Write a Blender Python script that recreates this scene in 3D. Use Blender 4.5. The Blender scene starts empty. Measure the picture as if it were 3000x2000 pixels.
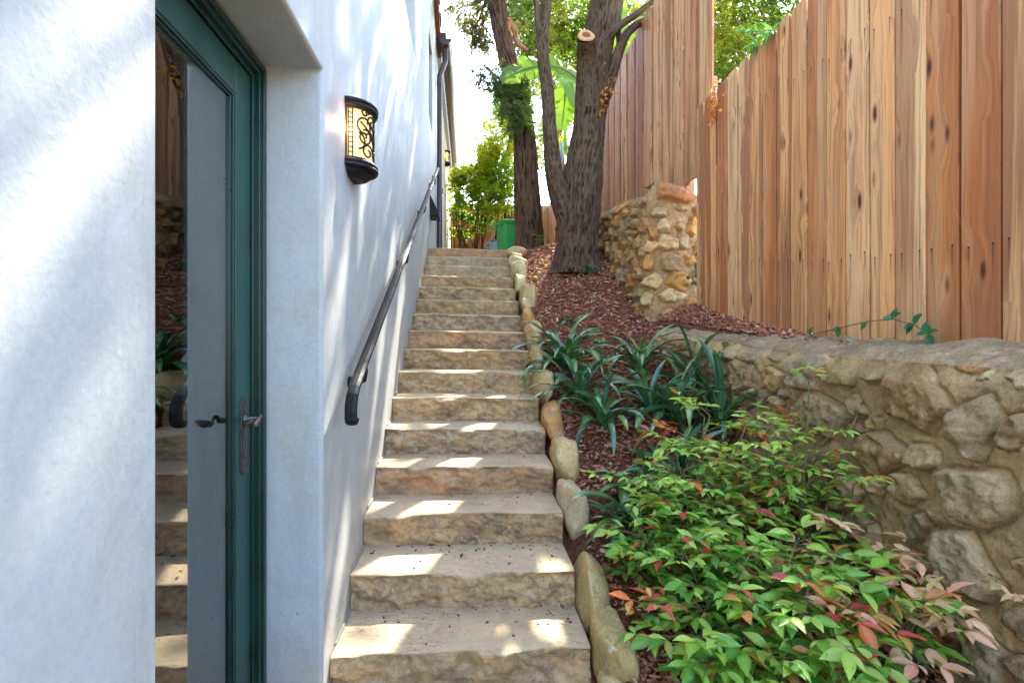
import bpy, bmesh, math, random
import numpy as np
from mathutils import Vector, Matrix, noise as mnoise
R = math.radians
random.seed(7)
rng = np.random.default_rng(7)
S = bpy.context.scene
COL = S.collection

# ------------------------------------------------------------------ camera
F, TH = 1400.0, 0.0905            # focal length in pixels of the 3000 px photo, yaw of the camera off the wall line
CT, ST = math.cos(TH), math.sin(TH)
cam = bpy.data.cameras.new('camera')
cam.sensor_width = 36.0
cam.lens = F / 3000 * 36
cam.clip_start = 0.05
cam.clip_end = 2000
camo = bpy.data.objects.new('camera', cam)
COL.objects.link(camo)
camo.location = (0, 0, 0)
camo.rotation_euler = (R(90), 0, -TH)
S.camera = camo

# ------------------------------------------------------------------ light
SUN = np.array([0.45, 1.0, 1.35])            # direction towards the sun
SUNN = SUN / np.linalg.norm(SUN)
SUN_EL = math.asin(SUNN[2])
SUN_AZ = math.atan2(SUNN[0], SUNN[1])
W = bpy.data.worlds.new('World')
S.world = W
W.use_nodes = True
wn = W.node_tree
bg = wn.nodes['Background']
sky = wn.nodes.new('ShaderNodeTexSky')
sky.sky_type = 'NISHITA'
sky.sun_disc = False
sky.sun_elevation = SUN_EL
sky.sun_rotation = SUN_AZ
sky.air_density = 1.0
sky.dust_density = 0.9
sky.ozone_density = 0.15
wn.links.new(sky.outputs[0], bg.inputs['Color'])
bg.inputs['Strength'].default_value = 0.15
sl = bpy.data.lights.new('sun', 'SUN')
sl.energy = 1.9
sl.angle = R(0.53)
sl.color = (1.0, 0.93, 0.82)
so = bpy.data.objects.new('sun', sl)
COL.objects.link(so)
so.rotation_euler = Vector(SUNN).to_track_quat('Z', 'Y').to_euler()
so.location = (4, 9, 12)
S.view_settings.view_transform = 'Standard'
S.view_settings.look = 'None'
S.view_settings.gamma = 1.0
S.view_settings.exposure = 3.6
try:
    S.view_settings.use_curve_mapping = False
except Exception:
    pass
S.render.engine = 'CYCLES'
S.cycles.use_denoising = True
S.cycles.max_bounces = 10
S.cycles.diffuse_bounces = 5
S.cycles.glossy_bounces = 4
S.cycles.transmission_bounces = 6
S.cycles.transparent_max_bounces = 8
S.cycles.sample_clamp_indirect = 6.0

# ------------------------------------------------------------------ survey helpers (pixel of the 2352 px view -> place)
DD = 3000 / 2352.0
def ray(px, py):
    x = (px * DD - 1500) / F
    z = (1000 - py * DD) / F
    return np.array([ST + x * CT, CT - x * ST, z])
def atX(px, py, X):
    r = ray(px, py); return r * (X / r[0])
def atY(px, py, Y):
    r = ray(px, py); return r * (Y / r[1])

# ------------------------------------------------------------------ object helpers
def tag(o, label=None, cat=None, group=None, kind=None):
    if label: o['label'] = label
    if cat: o['category'] = cat
    if group: o['group'] = group
    if kind: o['kind'] = kind
    return o
def link(name, me, mat=None, parent=None, smooth=False):
    o = bpy.data.objects.new(name, me)
    COL.objects.link(o)
    if mat: me.materials.append(mat)
    if parent: o.parent = parent
    if smooth:
        me.polygons.foreach_set('use_smooth', [True] * len(me.polygons))
    return o
def empty(name, label, cat, loc=(0, 0, 0), group=None):
    o = bpy.data.objects.new(name, None)
    o.empty_display_size = 0.1
    COL.objects.link(o)
    o.location = loc
    tag(o, label, cat, group)
    return o
def put(o, parent):
    """parent o (built in world coordinates) to an unrotated empty, keeping its place"""
    o.parent = parent
    l = np.array(parent.location)
    p = parent.parent
    while p is not None:
        l = l + np.array(p.location); p = p.parent
    n = len(o.data.vertices)
    co = np.empty(n * 3); o.data.vertices.foreach_get('co', co)
    co = co.reshape(-1, 3) - l
    o.data.vertices.foreach_set('co', co.ravel()); o.data.update()
    return o
def meshf(V, Fc, col=None, vec=None):
    """V (n,3) array; Fc (m,k) equal sized faces or list of faces"""
    me = bpy.data.meshes.new('mesh')
    V = np.asarray(V, dtype=np.float64)
    if isinstance(Fc, np.ndarray):
        m, k = Fc.shape
        me.vertices.add(len(V)); me.vertices.foreach_set('co', V.ravel())
        me.loops.add(m * k); me.loops.foreach_set('vertex_index', Fc.ravel().astype(np.int32))
        me.polygons.add(m)
        me.polygons.foreach_set('loop_start', np.arange(0, m * k, k, dtype=np.int32))
        me.polygons.foreach_set('loop_total', np.full(m, k, dtype=np.int32))
        me.update(calc_edges=True)
    else:
        me.from_pydata([tuple(v) for v in V], [], [tuple(f) for f in Fc]); me.update()
    if col is not None:
        a = me.attributes.new('lc', 'FLOAT_COLOR', 'POINT')
        c = np.ones((len(V), 4)); c[:, :3] = col
        a.data.foreach_set('color', c.ravel())
    if vec is not None:
        a = me.attributes.new('wp', 'FLOAT_VECTOR', 'POINT')
        a.data.foreach_set('vector', np.asarray(vec, dtype=np.float64).ravel())
    return me
class MB:
    def __init__(s): s.v = []; s.f = []; s.c = []; s.w = []
    def add(s, V, Fc, col=None, vec=None):
        b = len(s.v)
        V = [tuple(map(float, v)) for v in V]
        s.v += V
        s.f += [tuple(int(i) + b for i in f) for f in Fc]
        if col is not None:
            s.c += [tuple(col)] * len(V) if np.ndim(col) == 1 else [tuple(c) for c in col]
        if vec is not None: s.w += [tuple(map(float, v)) for v in vec]
    def box(s, a, b, col=None):
        x0, y0, z0 = a; x1, y1, z1 = b
        V = [(x0,y0,z0),(x1,y0,z0),(x1,y1,z0),(x0,y1,z0),(x0,y0,z1),(x1,y0,z1),(x1,y1,z1),(x0,y1,z1)]
        s.add(V, [(0,3,2,1),(4,5,6,7),(0,1,5,4),(1,2,6,5),(2,3,7,6),(3,0,4,7)], col)
    def grid(s, P, col=None, vec=None, flip=False, closeu=False):
        """P (nu,nv,3)"""
        nu, nv = P.shape[:2]
        idx = np.arange(nu * nv).reshape(nu, nv)
        fs = []
        for i in range(nu if closeu else nu - 1):
            i2 = (i + 1) % nu
            for j in range(nv - 1):
                q = (idx[i, j], idx[i2, j], idx[i2, j+1], idx[i, j+1])
                fs.append(q[::-1] if flip else q)
        s.add(P.reshape(-1, 3), fs, None if col is None else (col if np.ndim(col) == 1 else col.reshape(-1, 3)),
              None if vec is None else vec.reshape(-1, 3))
    def tube(s, pts, rad, seg=10, cap=True, col=None):
        pts = [Vector(p) for p in pts]
        if np.ndim(rad) == 0: rad = [rad] * len(pts)
        n = len(pts)
        t = [(pts[min(i+1, n-1)] - pts[max(i-1, 0)]).normalized() for i in range(n)]
        u = t[0].orthogonal().normalized()
        V = []
        for i in range(n):
            if i: u = (u - t[i] * u.dot(t[i])).normalized()
            w = t[i].cross(u)
            for k in range(seg):
                a = 2 * math.pi * k / seg
                V.append(pts[i] + (u * math.cos(a) + w * math.sin(a)) * rad[i])
        fs = []
        for i in range(n - 1):
            for k in range(seg):
                k2 = (k + 1) % seg
                fs.append((i*seg+k, i*seg+k2, (i+1)*seg+k2, (i+1)*seg+k))
        if cap:
            fs.append(tuple(range(seg))[::-1]); fs.append(tuple((n-1)*seg + k for k in range(seg)))
        s.add(V, fs, col)
    def build(s, name, mat, parent=None, smooth=False, bevel=0, seg=2):
        me = meshf(np.array(s.v), s.f, np.array(s.c) if s.c else None, np.array(s.w) if s.w else None)
        o = link(name, me, mat, None, smooth)
        if bevel:
            bevel_mesh(o, bevel, seg)
        if parent is not None: put(o, parent)
        return o
def bevel_mesh(o, w, seg=2, ang=35):
    bm = bmesh.new(); bm.from_mesh(o.data)
    bmesh.ops.remove_doubles(bm, verts=bm.verts, dist=1e-5)
    ed = [e for e in bm.edges if len(e.link_faces) == 2 and e.calc_face_angle(0) > R(ang)]
    bmesh.ops.bevel(bm, geom=ed, offset=w, offset_type='OFFSET', segments=seg, profile=0.5, affect='EDGES', clamp_overlap=True)
    bm.to_mesh(o.data); bm.free()
    o.data.polygons.foreach_set('use_smooth', [True] * len(o.data.polygons))
    md = o.modifiers.new('normals', 'WEIGHTED_NORMAL'); md.keep_sharp = False; md.weight = 80
def nz(p, s=1.0, off=0.0):
    return mnoise.noise(Vector((p[0]*s+off, p[1]*s+off*1.7, p[2]*s-off)))
def fbm(p, s, o=4, off=0.0):
    a, t = 1.0, 0.0
    for i in range(o):
        t += a * nz(p, s, off + i * 11.3); a *= .5; s *= 2.03
    return t
# fast vectorised value noise
_tab = np.random.default_rng(3).random((64, 64, 64))
def vnoise(P):
    P = np.asarray(P, dtype=float)
    i = np.floor(P).astype(int); f = P - i; f = f * f * (3 - 2 * f)
    r = 0
    for a in (0, 1):
        for b in (0, 1):
            for c in (0, 1):
                w = (f[..., 0] if a else 1 - f[..., 0]) * (f[..., 1] if b else 1 - f[..., 1]) * (f[..., 2] if c else 1 - f[..., 2])
                r = r + w * _tab[(i[..., 0] + a) % 64, (i[..., 1] + b) % 64, (i[..., 2] + c) % 64]
    return r * 2 - 1
def vfbm(P, o=4, g=.5):
    t = 0; a = 1.0; P = np.asarray(P, float)
    for k in range(o):
        t = t + a * vnoise(P + 17.3 * k); P = P * 2.03; a *= g
    return t
def sstep(a, b, x):
    t = np.clip((np.asarray(x, float) - a) / (b - a), 0, 1); return t * t * (3 - 2 * t)

# ------------------------------------------------------------------ material helpers
class NT:
    def __init__(s, name, rough=0.7, spec=0.3):
        s.m = bpy.data.materials.new(name); s.m.use_nodes = True
        s.t = s.m.node_tree; s.b = s.t.nodes['Principled BSDF']
        s.b.inputs['Roughness'].default_value = rough
        s.b.inputs['Specular IOR Level'].default_value = spec
        s.geo = None
    def n(s, typ, props=None, **inp):
        nd = s.t.nodes.new('ShaderNode' + typ)
        for k, v in (props or {}).items(): setattr(nd, k, v)
        for k, v in inp.items():
            s.set(nd, k.replace('_', ' '), v)
        return nd
    def set(s, nd, k, v):
        i = nd.inputs[int(k[1:])] if k[0] == 'i' and k[1:].isdigit() else nd.inputs[k]
        if hasattr(v, 'is_output'): s.t.links.new(v, i)
        elif hasattr(v, 'outputs'): s.t.links.new(v.outputs[0], i)
        else:
            if hasattr(i.default_value, '__len__') and len(i.default_value) == 4 and len(v) == 3: v = (*v, 1)
            i.default_value = v
    def pos(s):
        return s.n('NewGeometry').outputs['Position']
    def map(s, vec, scale=(1, 1, 1), loc=(0, 0, 0), rot=(0, 0, 0)):
        return s.n('Mapping', Vector=vec, Scale=scale, Location=loc, Rotation=rot)
    def noise(s, vec, scale, detail=5, rough=.55, dist=0):
        return s.n('TexNoise', Vector=vec, Scale=scale, Detail=detail, Roughness=rough, Distortion=dist).outputs['Fac']
    def ramp(s, fac, stops):
        nd = s.n('ValToRGB', Fac=fac); cr = nd.color_ramp
        while len(cr.elements) < len(stops): cr.elements.new(.5)
        for e, (p, c) in zip(cr.elements, stops):
            e.position = p; e.color = (*c, 1) if len(c) == 3 else c
        return nd.outputs['Color']
    def fr(s, fac, a, b, lo=0.0, hi=1.0):
        return s.n('MapRange', Value=fac, From_Min=a, From_Max=b, To_Min=lo, To_Max=hi).outputs[0]
    def mix(s, fac, a, b, mode='MIX'):
        nd = s.n('Mix', {'data_type': 'RGBA', 'blend_type': mode})
        s.set(nd, 'i0', fac); s.set(nd, 'i6', a); s.set(nd, 'i7', b)
        return nd.outputs[2]
    def math(s, op, a, b=0.0):
        nd = s.n('Math', {'operation': op}); s.set(nd, 'i0', a); s.set(nd, 'i1', b); return nd.outputs[0]
    def attr(s, name, out='Color'):
        return s.n('Attribute', {'attribute_name': name}).outputs[out]
    def bump(s, h, strength=.3, dist=.01, normal=None):
        nd = s.n('Bump', Height=h, Strength=strength, Distance=dist)
        if normal is not None: s.set(nd, 'Normal', normal)
        return nd.outputs[0]
    def out(s, color=None, normal=None, rough=None):
        if color is not None: s.set(s.b, 'Base Color', color)
        if normal is not None: s.set(s.b, 'Normal', normal)
        if rough is not None: s.set(s.b, 'Roughness', rough)
        return s.m

def mat_plain(name, c, rough=.5, spec=.4, metal=0, var=.12, scale=30, bump=.1):
    t = NT(name, rough, spec)
    p = t.n('TexCoord').outputs['Object']
    f = t.noise(p, scale, 4)
    d = tuple(x * (1 - var * 2) for x in c); l = tuple(min(1, x * (1 + var)) for x in c)
    t.b.inputs['Metallic'].default_value = metal
    return t.out(t.ramp(f, [(.3, d), (.7, l)]), t.bump(f, bump, .004), t.fr(f, .3, .7, rough * .85, min(1, rough * 1.15)))

def mat_stucco():
    t = NT('smooth_trowelled_stucco', .55, .35)
    p = t.pos()
    big = t.noise(p, 1.3, 5, .6, .6)
    med = t.noise(t.map(p, (1, 1, .55)), 5, 6, .65, 1.2)
    fine = t.noise(p, 60, 5, .6)
    c = t.ramp(big, [(.25, (.290, .308, .305)), (.5, (.345, .360, .352)), (.75, (.385, .398, .388))])
    c = t.mix(t.fr(med, .45, .70, 0, .6), c, (.39, .405, .395))
    # ochre weather stains in patches and vertical streaks
    st = t.noise(t.map(p, (1, 2.2, .6)), 3.2, 6, .7, .5)
    c = t.mix(t.fr(st, .50, .72, 0, .65), c, (.32, .29, .225))
    dr = t.noise(t.map(p, (6, 14, .5)), 1.5, 5, .65, .2)
    c = t.mix(t.fr(dr, .55, .78, 0, .45), c, (.275, .27, .24))
    sp = t.n('TexVoronoi', {'feature': 'F1'}, Vector=p, Scale=26)
    rnd = t.n('SeparateColor', Color=sp.outputs['Color']).outputs[0]
    dot = t.math('MULTIPLY', t.math('LESS_THAN', sp.outputs['Distance'], .07), t.math('GREATER_THAN', rnd, .93))
    c = t.mix(t.math('MULTIPLY', dot, .6), c, (.22, .17, .13))
    gt = t.noise(p, 75, 4, .75)
    c = t.mix(t.fr(gt, .52, .68, 0, .35), c, (.27, .275, .265))
    c = t.mix(t.fr(gt, .48, .34, 0, .3), c, (.45, .46, .45))
    # mud splashes low on the wall by the door
    z = t.n('SeparateXYZ', Vector=p).outputs[2]
    # grime carried up from the treads along the stair line
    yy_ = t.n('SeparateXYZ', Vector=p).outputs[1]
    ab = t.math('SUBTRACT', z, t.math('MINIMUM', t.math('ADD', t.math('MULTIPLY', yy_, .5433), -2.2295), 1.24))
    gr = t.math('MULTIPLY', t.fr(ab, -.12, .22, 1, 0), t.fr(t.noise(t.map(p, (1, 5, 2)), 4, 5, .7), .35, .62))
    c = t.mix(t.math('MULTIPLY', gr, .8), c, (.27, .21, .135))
    sv = t.n('TexVoronoi', {'feature': 'F1'}, Vector=p, Scale=55)
    rr = t.n('SeparateColor', Color=sv.outputs['Color']).outputs[0]
    low = t.fr(z, -1.35, -.95, .62, 1.0)
    d2 = t.math('MULTIPLY', t.math('LESS_THAN', sv.outputs['Distance'], .2), t.math('GREATER_THAN', rr, t.math('MAXIMUM', low, .9)))
    c = t.mix(t.math('MULTIPLY', d2, .7), c, (.12, .09, .07))
    wav = t.noise(t.map(p, (1, 1, .6)), 9, 3, .5, .4)
    n1 = t.bump(wav, .17, .03)
    n2 = t.bump(t.noise(p, 110, 3, .5), .20, .003, n1)
    n3 = t.bump(fine, .18, .005, n2)
    return t.out(c, n3, t.fr(med, .3, .7, .42, .62))

def mat_wood(name, warm=1.0):
    t = NT(name, .62, .3)
    a = t.attr('wp', 'Vector')
    bc = t.mix(1.0, t.attr('lc', 'Color'), (1.16, .88, .62, 1), 'MULTIPLY')
    # bend the grain round knots
    kn = t.n('TexVoronoi', {'feature': 'F1'}, Vector=t.map(a, (15, 4.2, 9.7)), Scale=1.0, Randomness=.9)
    kr = t.n('SeparateColor', Color=kn.outputs['Color']).outputs[0]
    has = t.math('GREATER_THAN', kr, .66)
    kd = t.math('ADD', kn.outputs['Distance'], t.math('MULTIPLY', t.math('SUBTRACT', 1.0, has), 2.0))
    near = t.fr(kd, .1, .75, 1.0, 0.0)
    wob = t.noise(t.map(a, (7, 1.3, 5.1)), 1.0, 3, .5)
    sx = t.n('SeparateXYZ', Vector=a)
    u = t.math('ADD', sx.outputs[0], t.math('MULTIPLY', wob, .05))
    u = t.math('ADD', u, t.math('MULTIPLY', near, .035))
    v2 = t.n('CombineXYZ', X=u, Y=sx.outputs[1], Z=sx.outputs[2])
    g1 = t.noise(t.map(v2, (55, 1.1, 3.3)), 1.0, 5, .6)
    g2 = t.noise(t.map(v2, (190, 3.0, 7.9)), 1.0, 4, .65)
    hw = t.noise(t.map(v2, (11, .35, 4.7)), 1.0, 3, .5)
    bm_ = t.fr(t.noise(t.map(a, (0, 0, 3.17)), 1.0, 1), .36, .52, .40, 1.0)
    hv = t.mix(t.math('MULTIPLY', t.fr(hw, .50, .58, 0, .85), bm_), bc, (.33, .125, .05))
    hv = t.mix(t.math('MULTIPLY', t.fr(hw, .50, .36, 0, .6), bm_), hv, (.66, .45, .25))
    c = t.mix(t.fr(g1, .46, .64, 0, .6), hv, (.27, .10, .042))
    c = t.mix(t.fr(g2, .52, .70, 0, .45), c, (.20, .08, .035))
    # weather: grey-green edges, dirt low on the board
    ed = t.noise(t.map(a, (24, .8, 2.1)), 1.0, 4, .6)
    c = t.mix(t.fr(ed, .60, .8, 0, .35), c, (.34, .33, .24))
    drt = t.fr(sx.outputs[1], 0.0, .35, .45, 0.0)
    c = t.mix(t.math('MULTIPLY', drt, t.fr(t.noise(t.map(a, (15, 2, 1)), 1, 4), .35, .6)), c, (.24, .15, .085))
    kc = t.ramp(kd, [(0.0, (.03, .011, .007)), (.08, (.09, .03, .015)), (.13, (.15, .05, .024)), (.19, (.27, .10, .045)), (.30, (.36, .16, .075))])
    c = t.mix(t.fr(kd, .12, .27, 1.0, 0.0), c, kc)
    # nail heads with a dark run below each
    sv_ = t.n('SeparateXYZ', Vector=a); uu, vv = sv_.outputs[0], sv_.outputs[1]
    du = t.math('MINIMUM', t.math('ABSOLUTE', t.math('SUBTRACT', uu, .024)), t.math('ABSOLUTE', t.math('SUBTRACT', uu, .112)))
    jit = t.math('MULTIPLY', t.math('SUBTRACT', t.noise(t.map(a, (0, 0, 5.3)), 1.0, 1), .5), .12)
    for vh in (.46, 1.58):
        dv = t.math('SUBTRACT', vv, t.math('ADD', jit, vh))
        dd = t.math('SQRT', t.math('ADD', t.math('POWER', du, 2.0), t.math('POWER', dv, 2.0)))
        run = t.math('MULTIPLY', t.fr(du, .0015, .006, .75, 0), t.math('MULTIPLY', t.fr(dv, -.14, 0, 0, 1), t.math('LESS_THAN', dv, 0.0)))
        c = t.mix(run, c, (.05, .03, .022))
        c = t.mix(t.fr(dd, .0035, .0055, .95, 0), c, (.03, .025, .024))
    saw = t.n('TexWave', {'wave_type': 'BANDS', 'bands_direction': 'Y'}, Vector=t.map(a, (10, 75, 1)), Scale=1.0, Distortion=2.5, Detail=2)
    n1 = t.bump(g1, .35, .004)
    n2 = t.bump(saw.outputs['Fac'], .12, .002, n1)
    n3 = t.bump(t.fr(kd, .1, .3), .3, .006, n2)
    return t.out(c, n3, t.fr(g1, .3, .7, .55, .75))

def mat_stonewall():
    t = NT('rubble_stone_and_mortar', .85, .2)
    p = t.pos(); bc = t.attr('lc')
    a = t.noise(p, 14, 7, .68, .4)
    b = t.noise(p, 55, 6, .7)
    bc = t.mix(1.0, bc, (1.18, .96, .66, 1), 'MULTIPLY')
    c = t.mix(t.fr(a, .46, .70, 0, .45), bc, (.13, .10, .065))
    c = t.mix(t.fr(a, .46, .30, 0, .45), c, (.55, .46, .30))
    l = t.noise(p, 6.5, 6, .7, .8)
    c = t.mix(t.fr(l, .57, .70, 0, .55), c, (.42, .20, .075))
    l2 = t.noise(t.map(p, (1, 1, 1), (5, 3, 9)), 8.5, 6, .75, .5)
    c = t.mix(t.fr(l2, .56, .68, 0, .6), c, (.20, .20, .15))
    c = t.mix(t.fr(b, .55, .70, 0, .65), c, (.07, .055, .04))
    c = t.mix(t.fr(b, .44, .28, 0, .55), c, (.56, .49, .37))
    e = t.noise(p, 150, 4, .7)
    c = t.mix(t.fr(e, .56, .68, 0, .55), c, (.07, .05, .03))
    c = t.mix(t.fr(e, .44, .32, 0, .35), c, (.56, .46, .32))
    n1 = t.bump(a, .6, .02)
    n2 = t.bump(b, .55, .006, n1)
    n3 = t.bump(t.noise(p, 220, 3, .6), .4, .0015, n2)
    return t.out(c, n3)

def mat_step(riser):
    t = NT('step_riser_rock_face' if riser else 'step_tread_sandstone', .8, .25)
    p = t.pos(); bc = t.attr('lc')
    a = t.noise(p, 9, 7, .7, .6)
    b = t.noise(p, 42, 6, .7)
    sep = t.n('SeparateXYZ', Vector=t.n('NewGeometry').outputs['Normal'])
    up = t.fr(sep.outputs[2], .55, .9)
    # treads: honed buff sandstone with worn pits; risers: split face with dirt in the hollows
    tr = t.mix(t.fr(a, .35, .68, 0, .75), (.52, .375, .215), (.36, .27, .165))
    pit = t.noise(t.map(p, (1, 3.2, 1)), 30, 5, .7, .5)
    msk = t.noise(p, 2.7, 3)
    tr = t.mix(t.math('MULTIPLY', t.fr(pit, .52, .60), t.fr(msk, .42, .58, 0, .85)), tr, (.13, .10, .07))
    sm = t.noise(t.map(p, (1, 1, 1), (2, 6, 1)), 4.5, 6, .72, .6)
    tr = t.mix(t.fr(sm, .48, .66, 0, .75), tr, (.24, .19, .12))
    tr = t.mix(.3, tr, bc)
    bw = t.mix(1.0, bc, (1.0, .86, .66, 1), 'MULTIPLY')
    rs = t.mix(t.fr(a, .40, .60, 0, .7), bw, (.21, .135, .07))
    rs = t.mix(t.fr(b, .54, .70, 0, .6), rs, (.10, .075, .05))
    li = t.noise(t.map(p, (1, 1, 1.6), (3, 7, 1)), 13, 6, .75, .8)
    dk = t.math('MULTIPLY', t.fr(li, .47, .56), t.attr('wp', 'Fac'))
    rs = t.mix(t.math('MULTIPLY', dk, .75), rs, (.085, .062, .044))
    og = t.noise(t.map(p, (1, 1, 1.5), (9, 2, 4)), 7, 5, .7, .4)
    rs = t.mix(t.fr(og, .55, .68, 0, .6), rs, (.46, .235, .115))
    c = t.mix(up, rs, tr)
    e = t.noise(p, 150, 4, .7)
    c = t.mix(t.fr(e, .56, .68, 0, .5), c, (.10, .075, .05))
    c = t.mix(t.fr(e, .44, .32, 0, .3), c, (.60, .48, .33))
    n1 = t.bump(a, .45, .015)
    n2 = t.bump(b, .5, .005, n1)
    n3 = t.bump(t.noise(p, 240, 3, .6), .3, .001, n2)
    return t.out(c, n3)

def mat_boulder():
    t = NT('river_boulder', .75, .25)
    p = t.pos(); bc = t.attr('lc')
    a = t.noise(p, 11, 6, .65, .6); b = t.noise(p, 60, 5, .7)
    bc = t.mix(1.0, bc, (1.0, .90, .68, 1), 'MULTIPLY')
    og = t.noise(t.map(p, loc=(1, 8, 2)), 5, 4, .6, .6)
    bc = t.mix(t.fr(og, .54, .68, 0, .6), bc, (.46, .22, .07))
    c = t.mix(t.fr(a, .5, .72, 0, .7), bc, (.24, .17, .095))
    c = t.mix(t.fr(a, .46, .30, 0, .6), c, (.60, .52, .36))
    g = t.noise(t.map(p, loc=(4, 4, 4)), 7, 5, .7, .8)
    c = t.mix(t.fr(g, .55, .72, 0, .5), c, (.17, .16, .08))
    c = t.mix(t.fr(b, .54, .68, 0, .6), c, (.12, .09, .05))
    e = t.noise(p, 170, 4, .7)
    c = t.mix(t.fr(e, .55, .66, 0, .55), c, (.10, .075, .045))
    c = t.mix(t.fr(e, .45, .34, 0, .4), c, (.66, .56, .38))
    lo = t.noise(t.map(p, loc=(7, 1, 5)), 16, 5, .75, .8)
    c = t.mix(t.fr(lo, .60, .68, 0, .7), c, (.62, .58, .48))
    return t.out(c, t.bump(b, .7, .006, t.bump(a, .7, .02)))

def mat_bark(name, dark, light, red):
    t = NT(name, .9, .15)
    p = t.pos(); h = t.attr('lc', 'Fac')
    a = t.noise(t.map(p, (1, 1, .22)), 34, 6, .7, .5)
    b = t.noise(t.map(p, (1, 1, .5)), 110, 5, .7)
    f = t.math('ADD', t.math('MULTIPLY', h, .65), t.math('MULTIPLY', a, .45))
    c = t.ramp(f, [(.22, tuple(x * .3 for x in dark)), (.42, dark), (.72, light)])
    r = t.noise(t.map(p, (1, 1, .5)), 6, 5, .7)
    c = t.mix(t.fr(r, .52, .72, 0, .6), c, red)
    n = t.bump(b, .6, .006, t.bump(a, .8, .02))
    return t.out(c, n)

def mat_leaf(name, trans=.45, rough=.45, spec=.4, tint=(1, 1, 1), tcol=(1.0, 1.0, .35), spot=0.0, spots=45):
    t = NT(name, rough, spec)
    bc = t.attr('lc')
    p = t.pos()
    f = t.noise(p, 70, 3)
    c = t.mix(t.fr(f, .35, .7, 0, .35), bc, t.mix(1.0, bc, (.55, .65, .5), 'MULTIPLY'))
    if spot:
        sp = t.noise(p, spots, 4, .7)
        c = t.mix(t.fr(sp, .60, .68, 0, spot), c, (.42, .055, .03))
    t.set(t.b, 'Base Color', c)
    tr = t.n('BsdfTranslucent', Color=t.mix(1.0, c, (*tcol, 1), 'MULTIPLY'))
    ms = t.n('MixShader', Fac=trans)
    t.t.links.new(t.b.outputs[0], ms.inputs[1]); t.t.links.new(tr.outputs[0], ms.inputs[2])
    t.t.links.new(ms.outputs[0], t.t.nodes['Material Output'].inputs['Surface'])
    return t.m

def mat_mulch(base=False):
    t = NT('bark_mulch_soil' if base else 'bark_mulch_chip', .85, .2)
    p = t.pos()
    a = t.noise(p, 45, 6, .75); b = t.noise(p, 160, 4, .7)
    if base:
        c = t.ramp(a, [(.3, (.03, .013, .009)), (.5, (.18, .065, .036)), (.7, (.32, .13, .075))])
    else:
        c = t.mix(t.fr(b, .4, .75, 0, .5), t.attr('lc'), (.05, .02, .012))
    return t.out(c, t.bump(a, 1.0, .02) if base else t.bump(b, .5, .003))

def mat_ground(name, c1, c2, sc=6):
    t = NT(name, .9, .2); p = t.pos()
    a = t.noise(p, sc, 6, .7); b = t.noise(p, sc * 12, 5, .7)
    c = t.mix(t.fr(a, .35, .65), c1, c2)
    c = t.mix(t.fr(b, .5, .8, 0, .5), c, tuple(x * .5 for x in c1))
    return t.out(c, t.bump(b, .4, .004))

def mat_glass():
    t = NT('door_glass', .02, .5)
    lw = t.n('LayerWeight', Blend=.5)
    gl = t.n('BsdfGlossy', Roughness=.0, Color=(.92, .95, .95))
    tr = t.n('BsdfTransparent', Color=(.78, .82, .80))
    fr = t.n('Fresnel', IOR=1.75)
    fac = t.math('MINIMUM', t.math('MULTIPLY', fr.outputs[0], 1.75), .95)
    ms = t.n('MixShader', Fac=fac)
    t.t.links.new(tr.outputs[0], ms.inputs[1]); t.t.links.new(gl.outputs[0], ms.inputs[2])
    t.t.links.new(ms.outputs[0], t.t.nodes['Material Output'].inputs['Surface'])
    return t.m
def mat_lampglass():
    t = NT('amber_lamp_glass', .4, .4)
    p = t.pos()
    f = t.noise(p, 16, 3)
    c = t.ramp(f, [(.3, (1.0, .58, .16)), (.7, (1.0, .74, .27))])
    t.set(t.b, 'Base Color', (.4, .3, .15))
    t.set(t.b, 'Emission Color', c)
    t.b.inputs['Emission Strength'].default_value = .115
    return t.m

M = {}
M['stucco'] = mat_stucco()
M['cream'] = mat_ground('cream_far_stucco', (.52, .42, .25), (.47, .375, .22), 2)
M['wood'] = mat_wood('redwood_fence_board')
M['wall'] = mat_stonewall()
M['step'] = mat_step(True)
M['boulder'] = mat_boulder()
M['barkA'] = mat_bark('dark_furrowed_bark', (.038, .024, .015), (.125, .085, .055), (.11, .042, .018))
M['barkB'] = mat_bark('stringy_red_brown_bark', (.045, .025, .016), (.15, .09, .056), (.15, .045, .02))
M['branch'] = mat_bark('orange_brown_peeling_branch', (.22, .09, .05), (.42, .2, .12), (.35, .12, .05))
M['green'] = mat_plain('green_door_paint', (.006, .052, .037), .32, .5, var=.15, scale=8, bump=.04)
M['greendk'] = mat_plain('dark_green_frame_paint', (.004, .026, .019), .3, .5, var=.15, scale=8, bump=.04)
M['iron'] = mat_plain('black_wrought_iron', (.010, .009, .010), .55, .2, .0, var=.3, scale=40, bump=.2)
M['bronze'] = mat_plain('dark_bronze_metal', (.09, .075, .065), .4, .5, .6, var=.2, scale=40, bump=.15)
M['brown'] = mat_plain('dark_brown_gutter_metal', (.06, .036, .032), .4, .5, .1, var=.12, scale=12, bump=.05)
M['redtile'] = mat_plain('red_brown_roof_trim', (.26, .075, .045), .6, .3, var=.15, scale=10)
M['glass'] = mat_glass()
M['lamp'] = mat_lampglass()
M['dark'] = mat_plain('dim_room_plaster', (.10, .085, .07), .8, .2)
M['binG'] = mat_plain('green_bin_plastic', (.03, .44, .10), .4, .45, var=.08, scale=10, bump=.03)
M['binB'] = mat_plain('pale_blue_bin_plastic', (.40, .52, .60), .45, .4, var=.06, scale=10, bump=.03)
M['binBd'] = mat_plain('blue_bin_lid_plastic', (.03, .13, .45), .4, .4, var=.06, scale=10, bump=.03)
M['black'] = mat_plain('black_rubber', (.02, .02, .02), .7, .3)
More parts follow.
